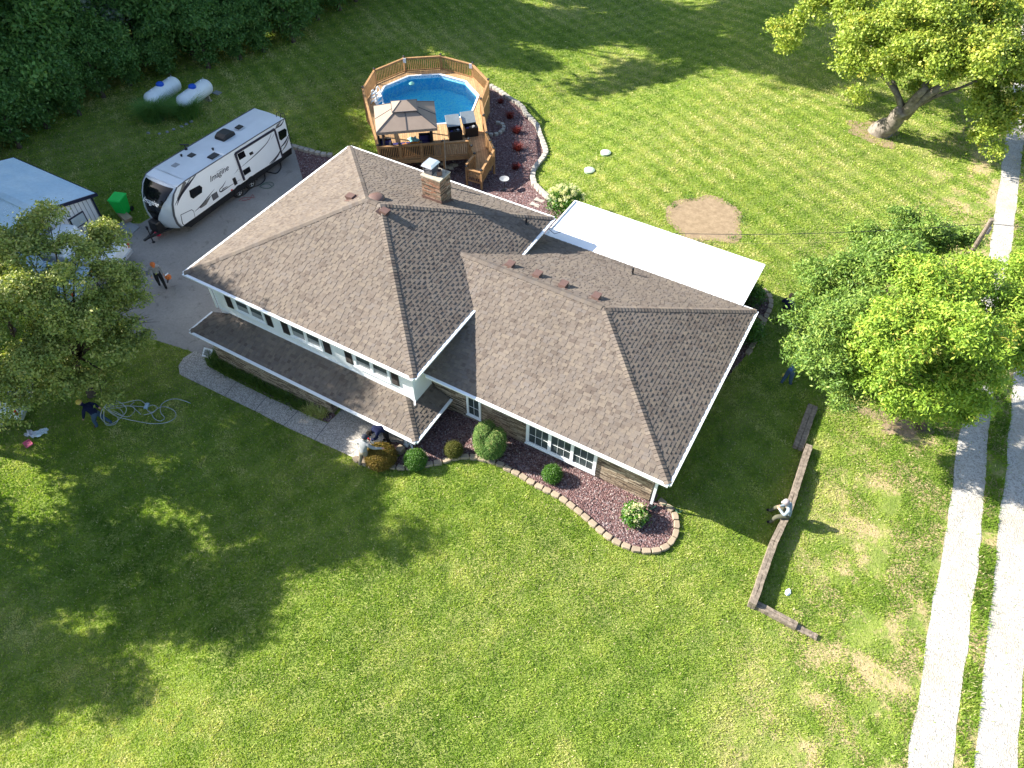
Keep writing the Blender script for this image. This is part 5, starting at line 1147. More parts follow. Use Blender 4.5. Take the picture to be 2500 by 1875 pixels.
# ash trees by the gravel track
AB = pb([(1875, 545, 4.8, 1.1), (1985, 505, 5.6, 1.05), (1930, 590, 6.3, 1.4), (1810, 610, 5.3, 1.2), (1765, 705, 4.2, .95), (1850, 700, 5.8, 1.4), (1735, 755, 3.2, .55), (1800, 790, 4.4, 1.1), (1825, 850, 3.2, .75), (2055, 530, 5.2, .85), (1790, 660, 4.6, .9)])
b1 = Vector((27.6, 12.2, 0)); tr = thing('ash_tree', b1, 'darker green ash tree nearest the patio roof, left of the brighter one', 'tree')
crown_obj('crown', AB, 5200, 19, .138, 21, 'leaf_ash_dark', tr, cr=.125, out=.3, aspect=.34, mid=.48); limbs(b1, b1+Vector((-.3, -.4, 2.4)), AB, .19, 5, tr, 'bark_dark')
BB = pb([(2010, 620, 7.0, 1.1), (2100, 615, 6.6, 1.2), (1950, 720, 7.0, 1.2), (2060, 720, 7.3, 1.4), (1975, 820, 5.4, 1.15), (2085, 815, 5.4, 1.15), (1915, 820, 4.8, .85), (2165, 690, 6.0, 1.2), (2010, 885, 3.6, .65), (1890, 775, 5.2, .7), (2200, 590, 5.6, .95), (2150, 770, 4.8, .9), (2230, 760, 4.6, .9), (1940, 880, 3.6, .6), (2250, 660, 5, 1), (1965, 868, 2.6, .8), (2030, 895, 2.0, .75), (2090, 870, 2.8, .7), (1900, 850, 3.0, .6)])
b2 = Vector((28.9, 10.6, 0)); tr = thing('ash_tree', b2, 'bright yellow green ash tree overhanging the gravel track, right of the darker one', 'tree')
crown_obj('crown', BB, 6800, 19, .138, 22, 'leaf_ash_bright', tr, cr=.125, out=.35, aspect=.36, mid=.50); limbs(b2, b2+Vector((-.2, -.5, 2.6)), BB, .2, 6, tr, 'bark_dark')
# old maple top right
MBl = pb([(u_, v_, z_*.64, r_*1.04) for u_, v_, z_, r_ in [(1690, 95, 5.5, 1.15), (1665, 125, 5.0, .6), (1745, 62, 5.8, .9), (1830, 30, 8, 1.9), (1900, 100, 8, 2.0), (1855, 150, 6.5, 1.0), (1985, 50, 10, 2.3), (2085, 40, 10, 2.4), (2190, 50, 9, 2.4), (2000, 140, 8, 1.9), (2100, 140, 8.5, 2.0), (2190, 160, 7.5, 2.0), (2130, 225, 5.2, 1.2), (2200, 235, 5.4, 1.2), (2135, 290, 3.0, .7), (2050, 215, 5.0, .9), (1790, 5, 8, 1.7), (1900, -60, 10, 2.5), (2050, -60, 11, 2.6), (2210, -50, 11, 2.6), (1840, 205, 3.2, .4), (2270, 150, 8, 2.2), (2140, 320, 2.2, .5), (2160, 270, 4, 1.0), (1985, 200, 4.5, .7), (2060, 250, 4, .6)]])
b3 = tb.copy(); fk = Zp(1958*S, 236*S, 2.2); tr = thing('maple_tree', b3, 'old spreading maple with thick pale leaning trunk and yellow green leaves', 'tree')
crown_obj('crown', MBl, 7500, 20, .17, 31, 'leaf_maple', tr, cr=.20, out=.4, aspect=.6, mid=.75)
limbs(b3, fk, [q for q in MBl if q[2] > 3.4 and q[0] > 17.5], .62, 8, tr, 'bark_grey', 4, thin=.24)
mb = MB(); 
for e_, r_ in ((Zp(2052*S, 178*S, 4.2), .30), (Zp(2000*S, 190*S, 3.9), .26), (Zp(1880*S, 135*S, 4.2), .15)): m_ = fk.lerp(e_, .5)+Vector((0, 0, .15)); mb.tube([fk-Vector((0, 0, .4)), fk.lerp(m_, .5), m_, e_], [r_*1.25, r_, r_*.85, r_*.6], 10)
mb.build('limb', 'bark_grey', tr, smooth=True)
# woods: a few kinds of tree, copied one by one
def wood_tree(name, H, R, mat, seed, L=.30, nc=900, per=17):
    t = thing(name, (0, 0, 0), 'x', 'tree', 'trees of the wood behind the lawn'); random.seed(seed); bl = []
    for k in range(13):
        a = random.uniform(0, 6.28); h = random.uniform(.22, .98); rr = R*(1.05-.55*abs(h-.5)*1.6)*random.uniform(.25, .62); s = R*random.uniform(.34, .52)
        bl.append((rr*cos(a), rr*sin(a), H*h-s*.5, s, s, s*.85))
    bl.append((0, 0, H-.35*R, R*.4, R*.4, R*.4)); crown_obj('crown', bl, nc, per, L, seed, mat, t, cr=.32, out=.4, mid=.7); limbs((0, 0, 0), (0, 0, H*.35), bl, .2, seed, t, 'bark_dark', 2); return t
W = [wood_tree('woodland_tree', 14, 3.9, 'leaf_wood', 41), wood_tree('woodland_tree', 13, 3.6, 'leaf_wood_deep', 42), wood_tree('woodland_tree', 15, 4.2, 'leaf_wood', 43), wood_tree('silver_leaf_tree', 11, 3.4, 'leaf_silver', 44), wood_tree('understory_tree', 5.5, 2.6, 'leaf_wood_deep', 45, .26, 520, 22)]
LBW = ['mid green dense woodland tree in the shaded wood at the top left', 'dark green woodland tree in the shaded wood at the top left', 'tall green woodland tree in the shaded wood at the top left', 'grey green silvery tree at the wood edge behind the trailer', 'low bushy tree filling the edge of the wood']
for o, lb in zip(W, LBW): o['label'] = lb
W[3]['group'] = 'silvery trees of the wood'; W[4]['group'] = 'low bushy trees along the wood edge'
used = [False]*5
def put(k, x, y, s, rz):
    loc = (x, y, -1.35); o = W[k]
    if not used[k]: used[k] = True; o.location = loc; o.rotation_euler = (0, 0, rz); o.scale = (s, s, s); return o
    return copy_tree(o, loc, rz, s)
def wedge(y):
    P = [(-14, -21), (0, -22.6), (5.6, -22.4), (15.4, -22.3), (24.7, -17.4), (31.8, -17.8), (50, -18)]
    for i in range(len(P)-1):
        if P[i][0] <= y <= P[i+1][0]: t = (y-P[i][0])/(P[i+1][0]-P[i][0]); return P[i][1]*(1-t)+P[i+1][1]*t
    return -18
rw = random.Random(5)
y = -11.0
while y < 46:
    put(4, wedge(y)-.9+rw.uniform(-.3, .5), y, rw.uniform(.6, .95), rw.uniform(0, 6)); put(4, wedge(y)-2.6+rw.uniform(-.5, .5), y+1, rw.uniform(.8, 1.2), rw.uniform(0, 6)); y += rw.uniform(1.7, 2.4)
y = -12.0
while y < 50:
    row = 0; x = wedge(y)-3.6+rw.uniform(-.6, .6)
    while x > -56:
        k = rw.choice((0, 1, 2, 0, 1)); s = rw.uniform(.9, 1.15)*((1.36 if y < 8.5 else 1.02) if row else (1.12 if y < 8.5 else .92))
        if row == 0 and 14 < y < 21: k = 3; s = 1.0
        put(k, x, y+rw.uniform(-1, 1), s, rw.uniform(0, 6)); x -= rw.uniform(3.8, 5.2); row += 1
    y += rw.uniform(3.8, 4.6)
# very tall trees of the wood whose shade falls on the far lawn
for x, y, s in ((-20.6, 30.5, 1.75), (-22.5, 34.5, 1.55), (-21.5, 38.5, 1.9), (-22, 46, 1.85)): o = put(2, x, y, s, rw.uniform(0, 6)); o['label'] = 'very tall woodland tree rising above the wood at the far lawn'; o['group'] = 'tallest trees of the wood'
# yard trees beyond the left edge that shade the front lawn
def yard(x, y, H, R, seed, lab):
    t = wood_tree('yard_tree', H, R, 'leaf_olive', seed, .24, 2500 if seed != 54 else 950, 18); t.location = (x, y, -1.3); t['label'] = lab; t['group'] = 'tall yard trees off to the left'; return t
for q in ((-7.2, -9.7, 13.9, 3.4, 51), (-9.2, -13.4, 12.6, 3.4, 52), (-8.8, -17.6, 11.2, 3.0, 53), (-10.8, -5.6, 13.8, 3.4, 54)): yard(*q, 'tall yard tree standing to the left of the front lawn')

# shrubs
def shrub(name, u, v, r, h, mat, n, L, seed, lab, cat='shrub', dz=0, squash=1, out=.06, cr=.035):
    c = G(u, v, h*.5); z0 = hz(c.x); t = thing(name, (c.x, c.y, z0), lab, cat); bl = [(c.x, c.y, z0+h*.5, r, r*squash, h*.52)]
    mb = MB(); random.seed(seed); mb.ball((c.x, c.y, z0+h*.46), (r*.8, r*squash*.8, h*.42), 14, 9, .04); mb.build('branches', 'bark_dark', t)
    crown_obj('foliage', bl, n, 9, L, seed, mat, t, cr=cr, out=out, upb=.3, flat=1); return t, c
sc3 = lambda x, y: (830+x*.3933, 900+y*.3933)
shrub('round_shrub', *sc3(252, 545), .60, .85, 'brown_leaf', 3600, .036, 61, 'brown and orange clipped shrub between the two men and the short curved wall')
shrub('round_shrub', *sc3(470, 565), .42, .66, 'box_leaf', 2600, .034, 62, 'bright green clipped ball shrub beside the porch post')
shrub('round_shrub', *sc3(705, 505), .34, .52, 'olive_leaf', 1700, .034, 63, 'dull olive clipped ball shrub in the shade between the green ball and the conifer')
shrub('round_shrub', *sc3(1318, 655), .36, .56, 'box_leaf', 1900, .036, 64, 'small bright green ball shrub below the triple window')
# clipped conifer with a notch in its top
c = G(*sc3(930, 452), .75); t = thing('clipped_conifer', (c.x, c.y, 0), 'tall barrel shaped conifer with a notched brown top at the front bed', 'conifer')
bl = [(c.x, c.y, .58, .60, .60, .58), (c.x, c.y, .68, .62, .60, .56), (c.x-.25, c.y+.04, 1.10, .36, .50, .42), (c.x+.27, c.y-.02, 1.06, .35, .50, .38)]
mb = MB(); mb.ball((c.x, c.y, .6), (.54, .54, .56), 14, 10, .03); mb.ball((c.x-.25, c.y+.04, 1.06), (.28, .42, .36), 10, 7, .05); mb.ball((c.x+.27, c.y-.02, 1.02), (.28, .42, .33), 10, 7, .05); mb.build('branches', 'bark_dark', t)
crown_obj('foliage', bl, 6500, 8, .05, 65, 'conifer', t, cr=.035, out=.05, upb=.9, flat=1.5, aspect=.38)
# hydrangeas
def hydrangea(c, r, h, nf, seed, lab):
    t = thing('hydrangea', (c.x, c.y, hz(c.x)), lab, 'flowering shrub'); z0 = hz(c.x); bl = [(c.x, c.y, z0+h*.5, r*.95, r*.95, h*.45)]
    crown_obj('foliage', bl, 420, 9, .12, seed, 'box_leaf', t, cr=.09, out=.4)
    rr = random.Random(seed); mb = MB()
    for k in range(7): a = rr.uniform(0, 6.28); mb.tube([(c.x, c.y, z0), (c.x+r*.6*cos(a), c.y+r*.6*sin(a), z0+h*.7)], [.02, .008], 5)
    mb.build('stems', 'bark_dark', t); fb = []
    for k in range(nf): a = rr.uniform(0, 6.28); q = sqrt(rr.random()); e = sqrt(max(0, 1-q*q)); fb.append((c.x+r*q*cos(a), c.y+r*q*sin(a), z0+h*.5+h*.5*e+rr.uniform(-.1, .1), .10, .10, .12))
    crown_obj('blossom', fb, nf*9, 8, .05, seed+1, 'flower_cream', t, cr=.03, out=.3, upb=.4, flat=1)
hydrangea(G(*sc3(1830, 905), .35), .42, .66, 22, 71, 'cream flowering hydrangea in the round end of the front rock bed')
q = G(1398, 518); hydrangea(Vector((q.x-.15, q.y-.7, 0)), 1.05, 1.9, 52, 73, 'large cream flowering hydrangea at the back left corner of the white patio roof')
# blade plants
def blades(c, n, r, h, w_, seed, arch=.6, segs=3):
    rr = RS(seed); a = rr.rand(n)*2*pi; b = np.c_[c[0]+rr.normal(0, r*.25, n), c[1]+rr.normal(0, r*.25, n), np.full(n, c[2])]; dx = np.c_[np.cos(a), np.sin(a), np.zeros(n)]; sd_ = np.c_[-np.sin(a), np.cos(a), np.zeros(n)]
    H = h*(.6+.5*rr.rand(n)); Rr = r*(.4+.8*rr.rand(n)); V = np.empty((n, (segs+1)*2, 3))
    for k in range(segs+1):
        t = k/segs; p = b+dx*(Rr*t**1.5)[:, None]; p[:, 2] += H*(t*1.6-arch*t*t*1.1)*.9; ww = w_*(1-t*.85)
        V[:, 2*k] = p-sd_*ww/2; V[:, 2*k+1] = p+sd_*ww/2
    idx = np.arange(n)[:, None]*(segs+1)*2; F = np.concatenate([idx+np.array([2*k, 2*k+1, 2*k+3, 2*k+2]) for k in range(segs)]); T = np.clip(np.tile(rr.normal(.5, .22, n), segs), 0, 1)
    return V.reshape(-1, 3), F, T
def blade_plant(name, c, n, r, h, w_, seed, mat, lab, cat, group=None):
    V, F, T = blades((0, 0, 0), n, r, h, w_, seed); return label(npmesh(name, V, F, T, mat, None, (c[0], c[1], hz(c[0])+.02)), lab, cat, group)
dl = [(300, 740), (290, 790), (330, 800), (365, 830), (400, 850), (435, 865), (470, 885), (505, 905), (570, 930), (610, 950), (650, 975), (690, 985), (735, 1010), (780, 1030), (825, 1050), (870, 1070), (930, 1110), (975, 1130)]
proto = None
for i, (x, y) in enumerate(dl):
    c = G(430+x*.3165, 640+y*.3165)
    if proto is None: proto = blade_plant('daylily', c, 110, .40, .5, .035, 81, 'lily_leaf', 'green strap leaved daylily clump in the row between the walk and the stone wall', 'daylily', 'daylilies along the stone wall')
    else: s = random.uniform(.8, 1.1); copy_tree(proto, (c.x, c.y, hz(c.x)+.02), random.uniform(0, 6), s)
for i, (x, y) in enumerate([(1050, 1165), (1120, 1190)]):
    c = G(430+x*.3165, 640+y*.3165); blade_plant('variegated_plant', c, 150, .40, .42, .035, 85+i, tinted('variegated', [(0, (.12, .2, .03)), (.5, (.40, .42, .12)), (1, (.62, .58, .25))], .5, .3) if i == 0 else 'variegated', 'yellow green grassy plant at the end of the daylily row, the '+('left' if i == 0 else 'right')+' of two', 'plant')
for i, (x, y, r_) in enumerate([(1430, 580, .22), (1505, 705, .36), (1560, 825, .36), (1570, 970, .42), (1555, 1125, .28)]):
    c = G(800+x*.2953, 80+y*.2953); blade_plant('red_grass', c, 240, r_, r_*1.1, .03, 90+i, 'red_grass', ['small dark red plant nearest the pool deck', 'red grass clump, second from the pool deck', 'red grass clump in the middle of the row', 'largest red grass clump, fourth in the row', 'bright red plant nearest the house roof'][i]+' in the rock bed', 'plant')
c = G(420, 285)
V1, F1, T1_ = blades((-.8, -.7, 0), 2200, 1.15, 1.25, .03, 101); V2, F2, T2_ = blades((.8, .6, 0), 2200, 1.15, 1.3, .03, 102)
label(npmesh('ornamental_grass', np.r_[V1, V2], np.r_[F1, F2+len(V1)], np.r_[T1_, T2_], 'leaf_wood', None, (c.x, c.y, -1.3)), 'big clump of tall green grass between the propane tanks and the trailer', 'ornamental grass')
for i, (x, y) in enumerate([(940, 845), (1010, 850), (1060, 838), (1100, 822), (1150, 805), (1180, 790), (1210, 772)]): q = G(x*.3858, y*.3858); rock('rock', q, .16, 'mid_grey', 'grey stone in the short row in front of the tall grass clump', 'rock', 200+i, 'stones edging the grass clump', fl=.4)
for u, v, h_ in ((1000, 790, .5), (835, 765, .4), (1115, 740, .5)):
    q = G(880+u*.16878, 270+v*.16878); 
    if u != 1000: blade_plant('small_grass', q, 80, .22, h_, .02, int(u), 'leaf_silver', 'small grey green tuft in the rock bed behind the chimney, %s' % ('left' if u == 835 else 'right'), 'plant')
q = G(1820+60*.1809, 660+300*.1809); shrub('shaded_shrub', q_[0] if False else 1820+70*.1809, 660+330*.1809, .6, .9, 'box_leaf', 500, .09, 111, 'shaded green shrub in the end bed beside the patio roof', cr=.12, out=.4)
shrub('shaded_shrub', 1820+70*.1809, 660+820*.1809, .5, .9, 'box_leaf', 500, .09, 112, 'shaded green shrub close to the end wall of the house', cr=.12, out=.4)

# lava stones over the beds, grass over the lawn
def scatter(poly, dens, seed):
    xs_ = [p[0] for p in poly]; ys_ = [p[1] for p in poly]; r = RS(seed); n = int((max(xs_)-min(xs_))*(max(ys_)-min(ys_))*dens)
    x = r.uniform(min(xs_), max(xs_), n); y_ = r.uniform(min(ys_), max(ys_), n); k = inpoly(x, y_, poly); return x[k], y_[k]
def hzn(x): t = np.clip((x-3.5)/9.5, 0, 1); return -1.3*(1-t*t*(3-2*t))
def stones(name, poly, dens, size, mat, seed, dz, lab):
    x, y_ = scatter(poly, dens, seed); n = len(x); r = RS(seed+1); O = np.array([(1, 0, 0), (0, 1, 0), (-1, 0, 0), (0, -1, 0), (0, 0, 1)], float)
    s = size*(.5+.9*r.rand(n)); a = r.rand(n)*6.28; V = O[None]*s[:, None, None]*(.6+.7*r.rand(n, 5, 3)); X = V[..., 0]*np.cos(a)[:, None]-V[..., 1]*np.sin(a)[:, None]; Y = V[..., 0]*np.sin(a)[:, None]+V[..., 1]*np.cos(a)[:, None]
    V = np.stack([X+x[:, None], Y+y_[:, None], V[..., 2]*.8+(hzn(x)+dz)[:, None]], -1); F = np.concatenate([np.array([[0, 1, 4], [1, 2, 4], [2, 3, 4], [3, 0, 4]])+5*i for i in [0]]); F = (np.arange(n)[:, None, None]*5+F[None]).reshape(-1, 3)
    return label(npmesh(name, V.reshape(-1, 3), F, np.repeat(r.rand(n), 4), mat), lab, None, None, 'stuff')
stones('lava_rocks', bed_main, 420, .035, 'lava_stone', 1, .02, 'reddish purple lava rock mulch in the front bed')
stones('lava_rocks', bed_pool, 130, .045, 'lava_stone', 2, .02, 'reddish purple lava rock mulch around the pool deck')
stones('lava_rocks', lily_bed, 300, .035, 'lava_stone', 6, .035, 'dark red lava rock between the walk and the stone wall'); stones('lava_rocks', bed_small, 420, .035, 'lava_stone', 3, .045, 'reddish lava rock under the brown shrub'); stones('lava_rocks', bed_side, 250, .035, 'lava_stone', 4, .02, 'shaded lava rock mulch at the end of the house')
def grass():
    r = RS(9); out = []
    excl = [drive, walk, bed_main, bed_small, bed_side, bed_pool, lily_bed, [(.5, -.45), (7.2, -.45), (7.2, .5), (.5, .5)], [(0.5, .5), (10.9, .5), (10.9, 1.7), (20.6, 1.7), (20.6, 14.3), (11, 14.3), (11, 10.5), (.5, 10.5)], [p[:2] for p in deca(3.9, 0)], [FLc[:], FRc[:], (.7, 22.3), (-6.3, 20)], [(-19, -2.2), (-12.2, -2.2), (-12.2, 4.2), (-19, 4.2)]]
    n = 6400000; x = r.uniform(-24, 43, n).astype(np.float32); y_ = r.uniform(-26, 70, n).astype(np.float32)
    d = np.sqrt((x-CAM.x)**2+(y_-CAM.y)**2+24**2); p = np.clip((29/d)**2.6, 0, 1)
    # view wedge with a generous margin
    dx = x-CAM.x; dy = y_-CAM.y; dep = dx*fw.x+dy*fw.y-24*fw.z; lat = dx*RT.x+dy*RT.y-24*RT.z; vv = dx*UP.x+dy*UP.y-24*UP.z
    k = (r.rand(n) < p) & (np.abs(lat) < dep*.76) & (vv > -dep*.60) & (vv < dep*.58); x = x[k]; y_ = y_[k]
    for e in excl: k = ~inpoly(x, y_, e); x = x[k]; y_ = y_[k]
    s_ = r.uniform(.80, 1.03, len(x)); k = ~inpoly((x-dc.x)/s_+dc.x, (y_-dc.y)/s_+dc.y, soil); x = x[k]; y_ = y_[k]
    t1 = inpoly(x, y_, tr1); t2 = inpoly(x, y_, tr2); e1 = r.rand(len(x)) < .0; k = ~((t1 | t2) & (r.rand(len(x)) > .012)) ; x = x[k]; y_ = y_[k]
    # clumpy height/tint field
    def fld(sc, sd):
        q = RS(sd); G_ = q.rand(256, 256); X = x/sc; Y = y_/sc; xi = np.floor(X).astype(int); yi = np.floor(Y).astype(int); fx = X-xi; fy = Y-yi; fx = fx*fx*(3-2*fx); fy = fy*fy*(3-2*fy)
        g = lambda a, b: G_[(xi+a) % 256, (yi+b) % 256]
        return (g(0, 0)*(1-fx)+g(1, 0)*fx)*(1-fy)+(g(0, 1)*(1-fx)+g(1, 1)*fx)*fy
    f1 = fld(.22, 1); f2 = fld(1.1, 2); f3 = fld(4.5, 3); f4 = fld(.55, 4)
    bare = np.clip((x-24.5)/4, 0, 1)*np.clip((f2*.5+f4*.3+f3*.3-.51)*7, 0, 1); k = r.rand(len(x)) > bare*.93
    x = x[k]; y_ = y_[k]; f1 = f1[k]; f2 = f2[k]; f3 = f3[k]; f4 = f4[k]; n = len(x)
    mid = ((x > T1[1]-(y_+2.5)*.037-.1) & (x < T2[0]-(y_+2.5)*.036+.1))
    h = (.025+.045*f1*(.5+r.rand(n)))*(1+.9*mid); h *= 1+.25*(np.sqrt((x-CAM.x)**2+(y_-CAM.y)**2+576)/29-1); w_ = (.026+.022*r.rand(n))*(np.sqrt((x-CAM.x)**2+(y_-CAM.y)**2+576)/29)
    a = r.rand(n)*6.28; la = r.rand(n)*6.28; lean = h*(.5+.9*r.rand(n)); z = hzn(x)
    V = np.empty((n, 3, 3)); V[:, 0] = np.c_[x-np.cos(a)*w_/2, y_-np.sin(a)*w_/2, z]; V[:, 1] = np.c_[x+np.cos(a)*w_/2, y_+np.sin(a)*w_/2, z]; V[:, 2] = np.c_[x+np.cos(la)*lean, y_+np.sin(la)*lean, z+h]
    st = np.sin((x*.47+y_*.88)*2*np.pi/1.25+f3*3); T = np.clip(.5+.50*(f1-.5)*.75+.28*(f2-.5)+.60*(f3-.5)+.30*(f4-.5)+np.where(y_ > 14, .19, .07)*st+.14*np.clip((y_-8)/8, 0, 1)+r.normal(0, .10, n)-.03, 0, .93); s_ = r.rand(n) < .035; T[s_] = 1
    print('grass blades', n)
    label(npmesh('lawn_grass', V.reshape(-1, 3), np.arange(n*3).reshape(n, 3), T, 'grass_blade'), 'short mown lawn grass', None, None, 'stuff')
grass()
# weeds round the bare soil circle
V, F, T = leafcloud([(dc.x+1.9*cos(a)+.1, dc.y+2.1*sin(a), hz(dc.x)+.03, .3, .3, .04) for a in (.2, .5, 1.2, 2.4, 3.0, 4.9, 5.3, 5.9)], 90, 9, .07, 131, cr=.1)
label(npmesh('weeds', V, F, T, 'box_leaf'), 'low green weeds round the bare soil patch', None, None, 'stuff')

# ================================================================== PEOPLE
J0 = dict(pel=(0, 0, .95, .145), sp=(0, 0, 1.12, .13), ch=(0, 0, 1.33, .15), nk=(0, .01, 1.50, .058), hb=(0, .03, 1.58, .082), hc=(0, .035, 1.67, .098), ht=(0, .02, 1.755, .075))
for s, q in (('L', -1), ('R', 1)):
    J0.update({'sh'+s: (q*.18, 0, 1.43, .066), 'el'+s: (q*.25, -.02, 1.15, .047), 'wr'+s: (q*.26, .08, .92, .034), 'pa'+s: (q*.26, .11, .86, .034), 'hi'+s: (q*.095, 0, .88, .095), 'kn'+s: (q*.11, .02, .50, .064), 'an'+s: (q*.11, -.03, .10, .045), 'to'+s: (q*.12, .13, .04, .042)})
SEG = [('pel', 'sp', 1), ('sp', 'ch', 1), ('ch', 'nk', 1), ('nk', 'hb', 0), ('hb', 'hc', 0), ('hc', 'ht', 0)]
for s in 'LR': SEG += [('ch', 'sh'+s, 1), ('sh'+s, 'el'+s, 1), ('el'+s, 'wr'+s, 1), ('wr'+s, 'pa'+s, 0), ('pel', 'hi'+s, 2), ('hi'+s, 'kn'+s, 2), ('kn'+s, 'an'+s, 2), ('an'+s, 'to'+s, 3)]
def person(loc, rz, pose, shirt, pants, shoes, hair, lab, cap=False, sc=.96, short=False, logo=None):
    J = dict(J0); 
    for k, v in pose.items():
        if k != 'face': J[k] = (*v, J0[k][3])
    for s in 'LR':   # palm continues the forearm
        if 'pa'+s not in pose: e = Vector(J['el'+s][:3]); w_ = Vector(J['wr'+s][:3]); J['pa'+s] = (*(w_+(w_-e).normalized()*.065), .034)
    BK = dict(pel=1.2, sp=1.25, ch=1.2, nk=1.2, hb=1.12, hc=1.12, ht=1.1)
    for k in J: J[k] = (*J[k][:3], J[k][3]*BK.get(k, 1.5 if k[:2] in ('el', 'wr', 'kn', 'an') else 1.35))
    names = list(J); names.remove('pel'); names = ['pel']+names; V = [Vector(J[n][:3]) for n in names]; R = [J[n][3] for n in names]; E = [(names.index(a), names.index(b)) for a, b, c in SEG]
    segs = [(V[names.index(a)].copy(), V[names.index(b)].copy(), c, R[names.index(a)]) for a, b, c in SEG]
    for s, q in (('L', -1), ('R', 1)):   # fingers and thumb
        w_ = Vector(J['wr'+s][:3]); p = Vector(J['pa'+s][:3]); d = (p-w_).normalized(); sd_ = d.orthogonal().normalized(); nn = d.cross(sd_); ip = names.index('pa'+s)
        for k in range(4):
            L = (.062, .072, .068, .052)[k]; a = p+sd_*(k-1.5)*.021+d*.02; b = a+d*L*.5+nn*.012; c = b+d*L*.35+nn*.03; i0 = len(V); V += [a, b, c]; R += [.013, .010, .009]; E += [(ip, i0), (i0, i0+1), (i0+1, i0+2)]; segs.append((a, c, 0, .01))
        a = w_+d*.02+sd_*.035; b = a+d*.035+sd_*.025+nn*.01; i0 = len(V); V += [a, b]; R += [.013, .011]; E += [(ip, i0), (i0, i0+1)]; segs.append((a, b, 0, .01))
    me = bpy.data.meshes.new('person_body'); me.from_pydata([tuple(v) for v in V], E, []); tmp = bpy.data.objects.new('tmp', me); COL.objects.link(tmp)
    sk = tmp.modifiers.new('skin', 'SKIN'); sk.branch_smoothing = .3; sv = me.skin_vertices[0].data
    for i, r in enumerate(R): sv[i].radius = (r, r*(.72 if i in (names.index('pel'), names.index('sp'), names.index('ch')) else 1)) if i in (0, names.index('sp'), names.index('ch')) else (r, r)
    for x_ in sv: x_.use_root = False
    sv[0].use_root = True
    ss = tmp.modifiers.new('sub', 'SUBSURF'); ss.levels = 1; ss.render_levels = 1
    dg = bpy.context.evaluated_depsgraph_get(); dg.update(); bm_ = bpy.data.meshes.new_from_object(tmp.evaluated_get(dg)); bpy.data.objects.remove(tmp)
    # nose, ears, brow as part of the same mesh
    hc = Vector(J['hc'][:3]); fdir = (Vector(J['hc'][:3])-Vector(J['nk'][:3])).normalized(); fwd = Vector(pose.get('face', (0, 1, 0))).normalized() if 'face' in pose else Vector((0, 1, 0))
    import bmesh
    b = bmesh.new(); b.from_mesh(bm_)
    for cc, rr_ in ((hc+fwd*.105-fdir*.015, .02), (hc+fwd.cross(fdir)*.098, .022), (hc-fwd.cross(fdir)*.098, .022)):
        bmesh.ops.create_icosphere(b, subdivisions=1, radius=rr_, matrix=Matrix.Translation(cc))
    b.to_mesh(bm_); b.free()
    mats = [M('skin'), shirt, pants, shoes]; bm_.materials.clear()
    for x_ in mats: bm_.materials.append(x_)
    for p_ in bm_.polygons:
        c = p_.center; best = (9, 0)
        for a, b_, k, r in segs:
            ab = b_-a; t = max(0, min(1, (c-a).dot(ab)/max(1e-9, ab.length_squared))); dd_ = (c-(a+ab*t)).length-r*.6
            if dd_ < best[0]: best = (dd_, k)
        p_.material_index = best[1]; p_.use_smooth = True
    t = thing('person', (0, 0, 0), lab, 'person'); o = link('body', bm_, None, t); PLOC[o.name] = Vector((0, 0, 0))
    up_ = fdir; mb = MB()
    Bm = Matrix.Translation(hc+up_*.035-fwd*.012) @ Vector((0, 0, 1)).rotation_difference(up_).to_matrix().to_4x4()
    mb = MB(Bm); n = 12
    mb.lathe((0, 0, 0), [(.124, -.03), (.128, .02), (.11, .075), (.066, .115), (.01, .128)], n)
    if cap:
        f2 = fwd-up_*fwd.dot(up_); f2.normalize(); s2 = f2.cross(up_); base_ = hc+up_*.045+f2*.09; mb.m = Matrix.Identity(4)
        mb.add([base_-s2*.07, base_+s2*.07, base_+s2*.05+f2*.09-up_*.01, base_-s2*.05+f2*.09-up_*.01, base_-s2*.07+up_*.012, base_+s2*.07+up_*.012, base_+s2*.05+f2*.09, base_-s2*.05+f2*.09], [(3, 2, 1, 0), (4, 5, 6, 7), (0, 1, 5, 4), (1, 2, 6, 5), (2, 3, 7, 6), (3, 0, 4, 7)])
    mb.build('cap' if cap else 'hair', hair, t, smooth=False)
    if not cap: 
        mb = MB(Matrix.Translation(hc-fwd*.03-up_*.03)); mb.ball((0, 0, 0), (.095, .085, .09), 10, 7); mb.build('hair_back', hair, t, smooth=True)
    t.location = loc; t.rotation_euler = (0, 0, rz); t.scale = (sc, sc, sc); return t
pm = lambda n, c, r=.85: MATS.get(n) or plain(n, c, r, .12, 9, .15)
cg = pm('cloth_grey', (0.244, 0.255, 0.261)); cb2 = pm('cloth_pale_blue', (0.232, 0.278, 0.319)); cn = pm('cloth_navy', (0.010, 0.014, 0.043)); ck = pm('cloth_khaki', (0.255, 0.220, 0.162)); cc_ = pm('cloth_camo', (0.093, 0.093, 0.064)); cdk = pm('cloth_dark', (0.023, 0.024, 0.026)); cj = pm('cloth_denim', (0.052, 0.087, 0.139)); cbl = pm('cloth_blue', (0.058, 0.116, 0.261)); sh_ = pm('shoe_dark', (0.012, 0.012, 0.013)); shb = pm('shoe_brown', (0.093, 0.058, 0.035))
hd = pm('hair_dark', (.015, .011, .009)); ho = pm('cap_orange', (.55, .16, .05)); hg = pm('cap_grey', (.30, .26, .27)); hb_ = pm('cap_dark', (.03, .035, .05)); hy = pm('cap_yellow', (.55, .42, .10))
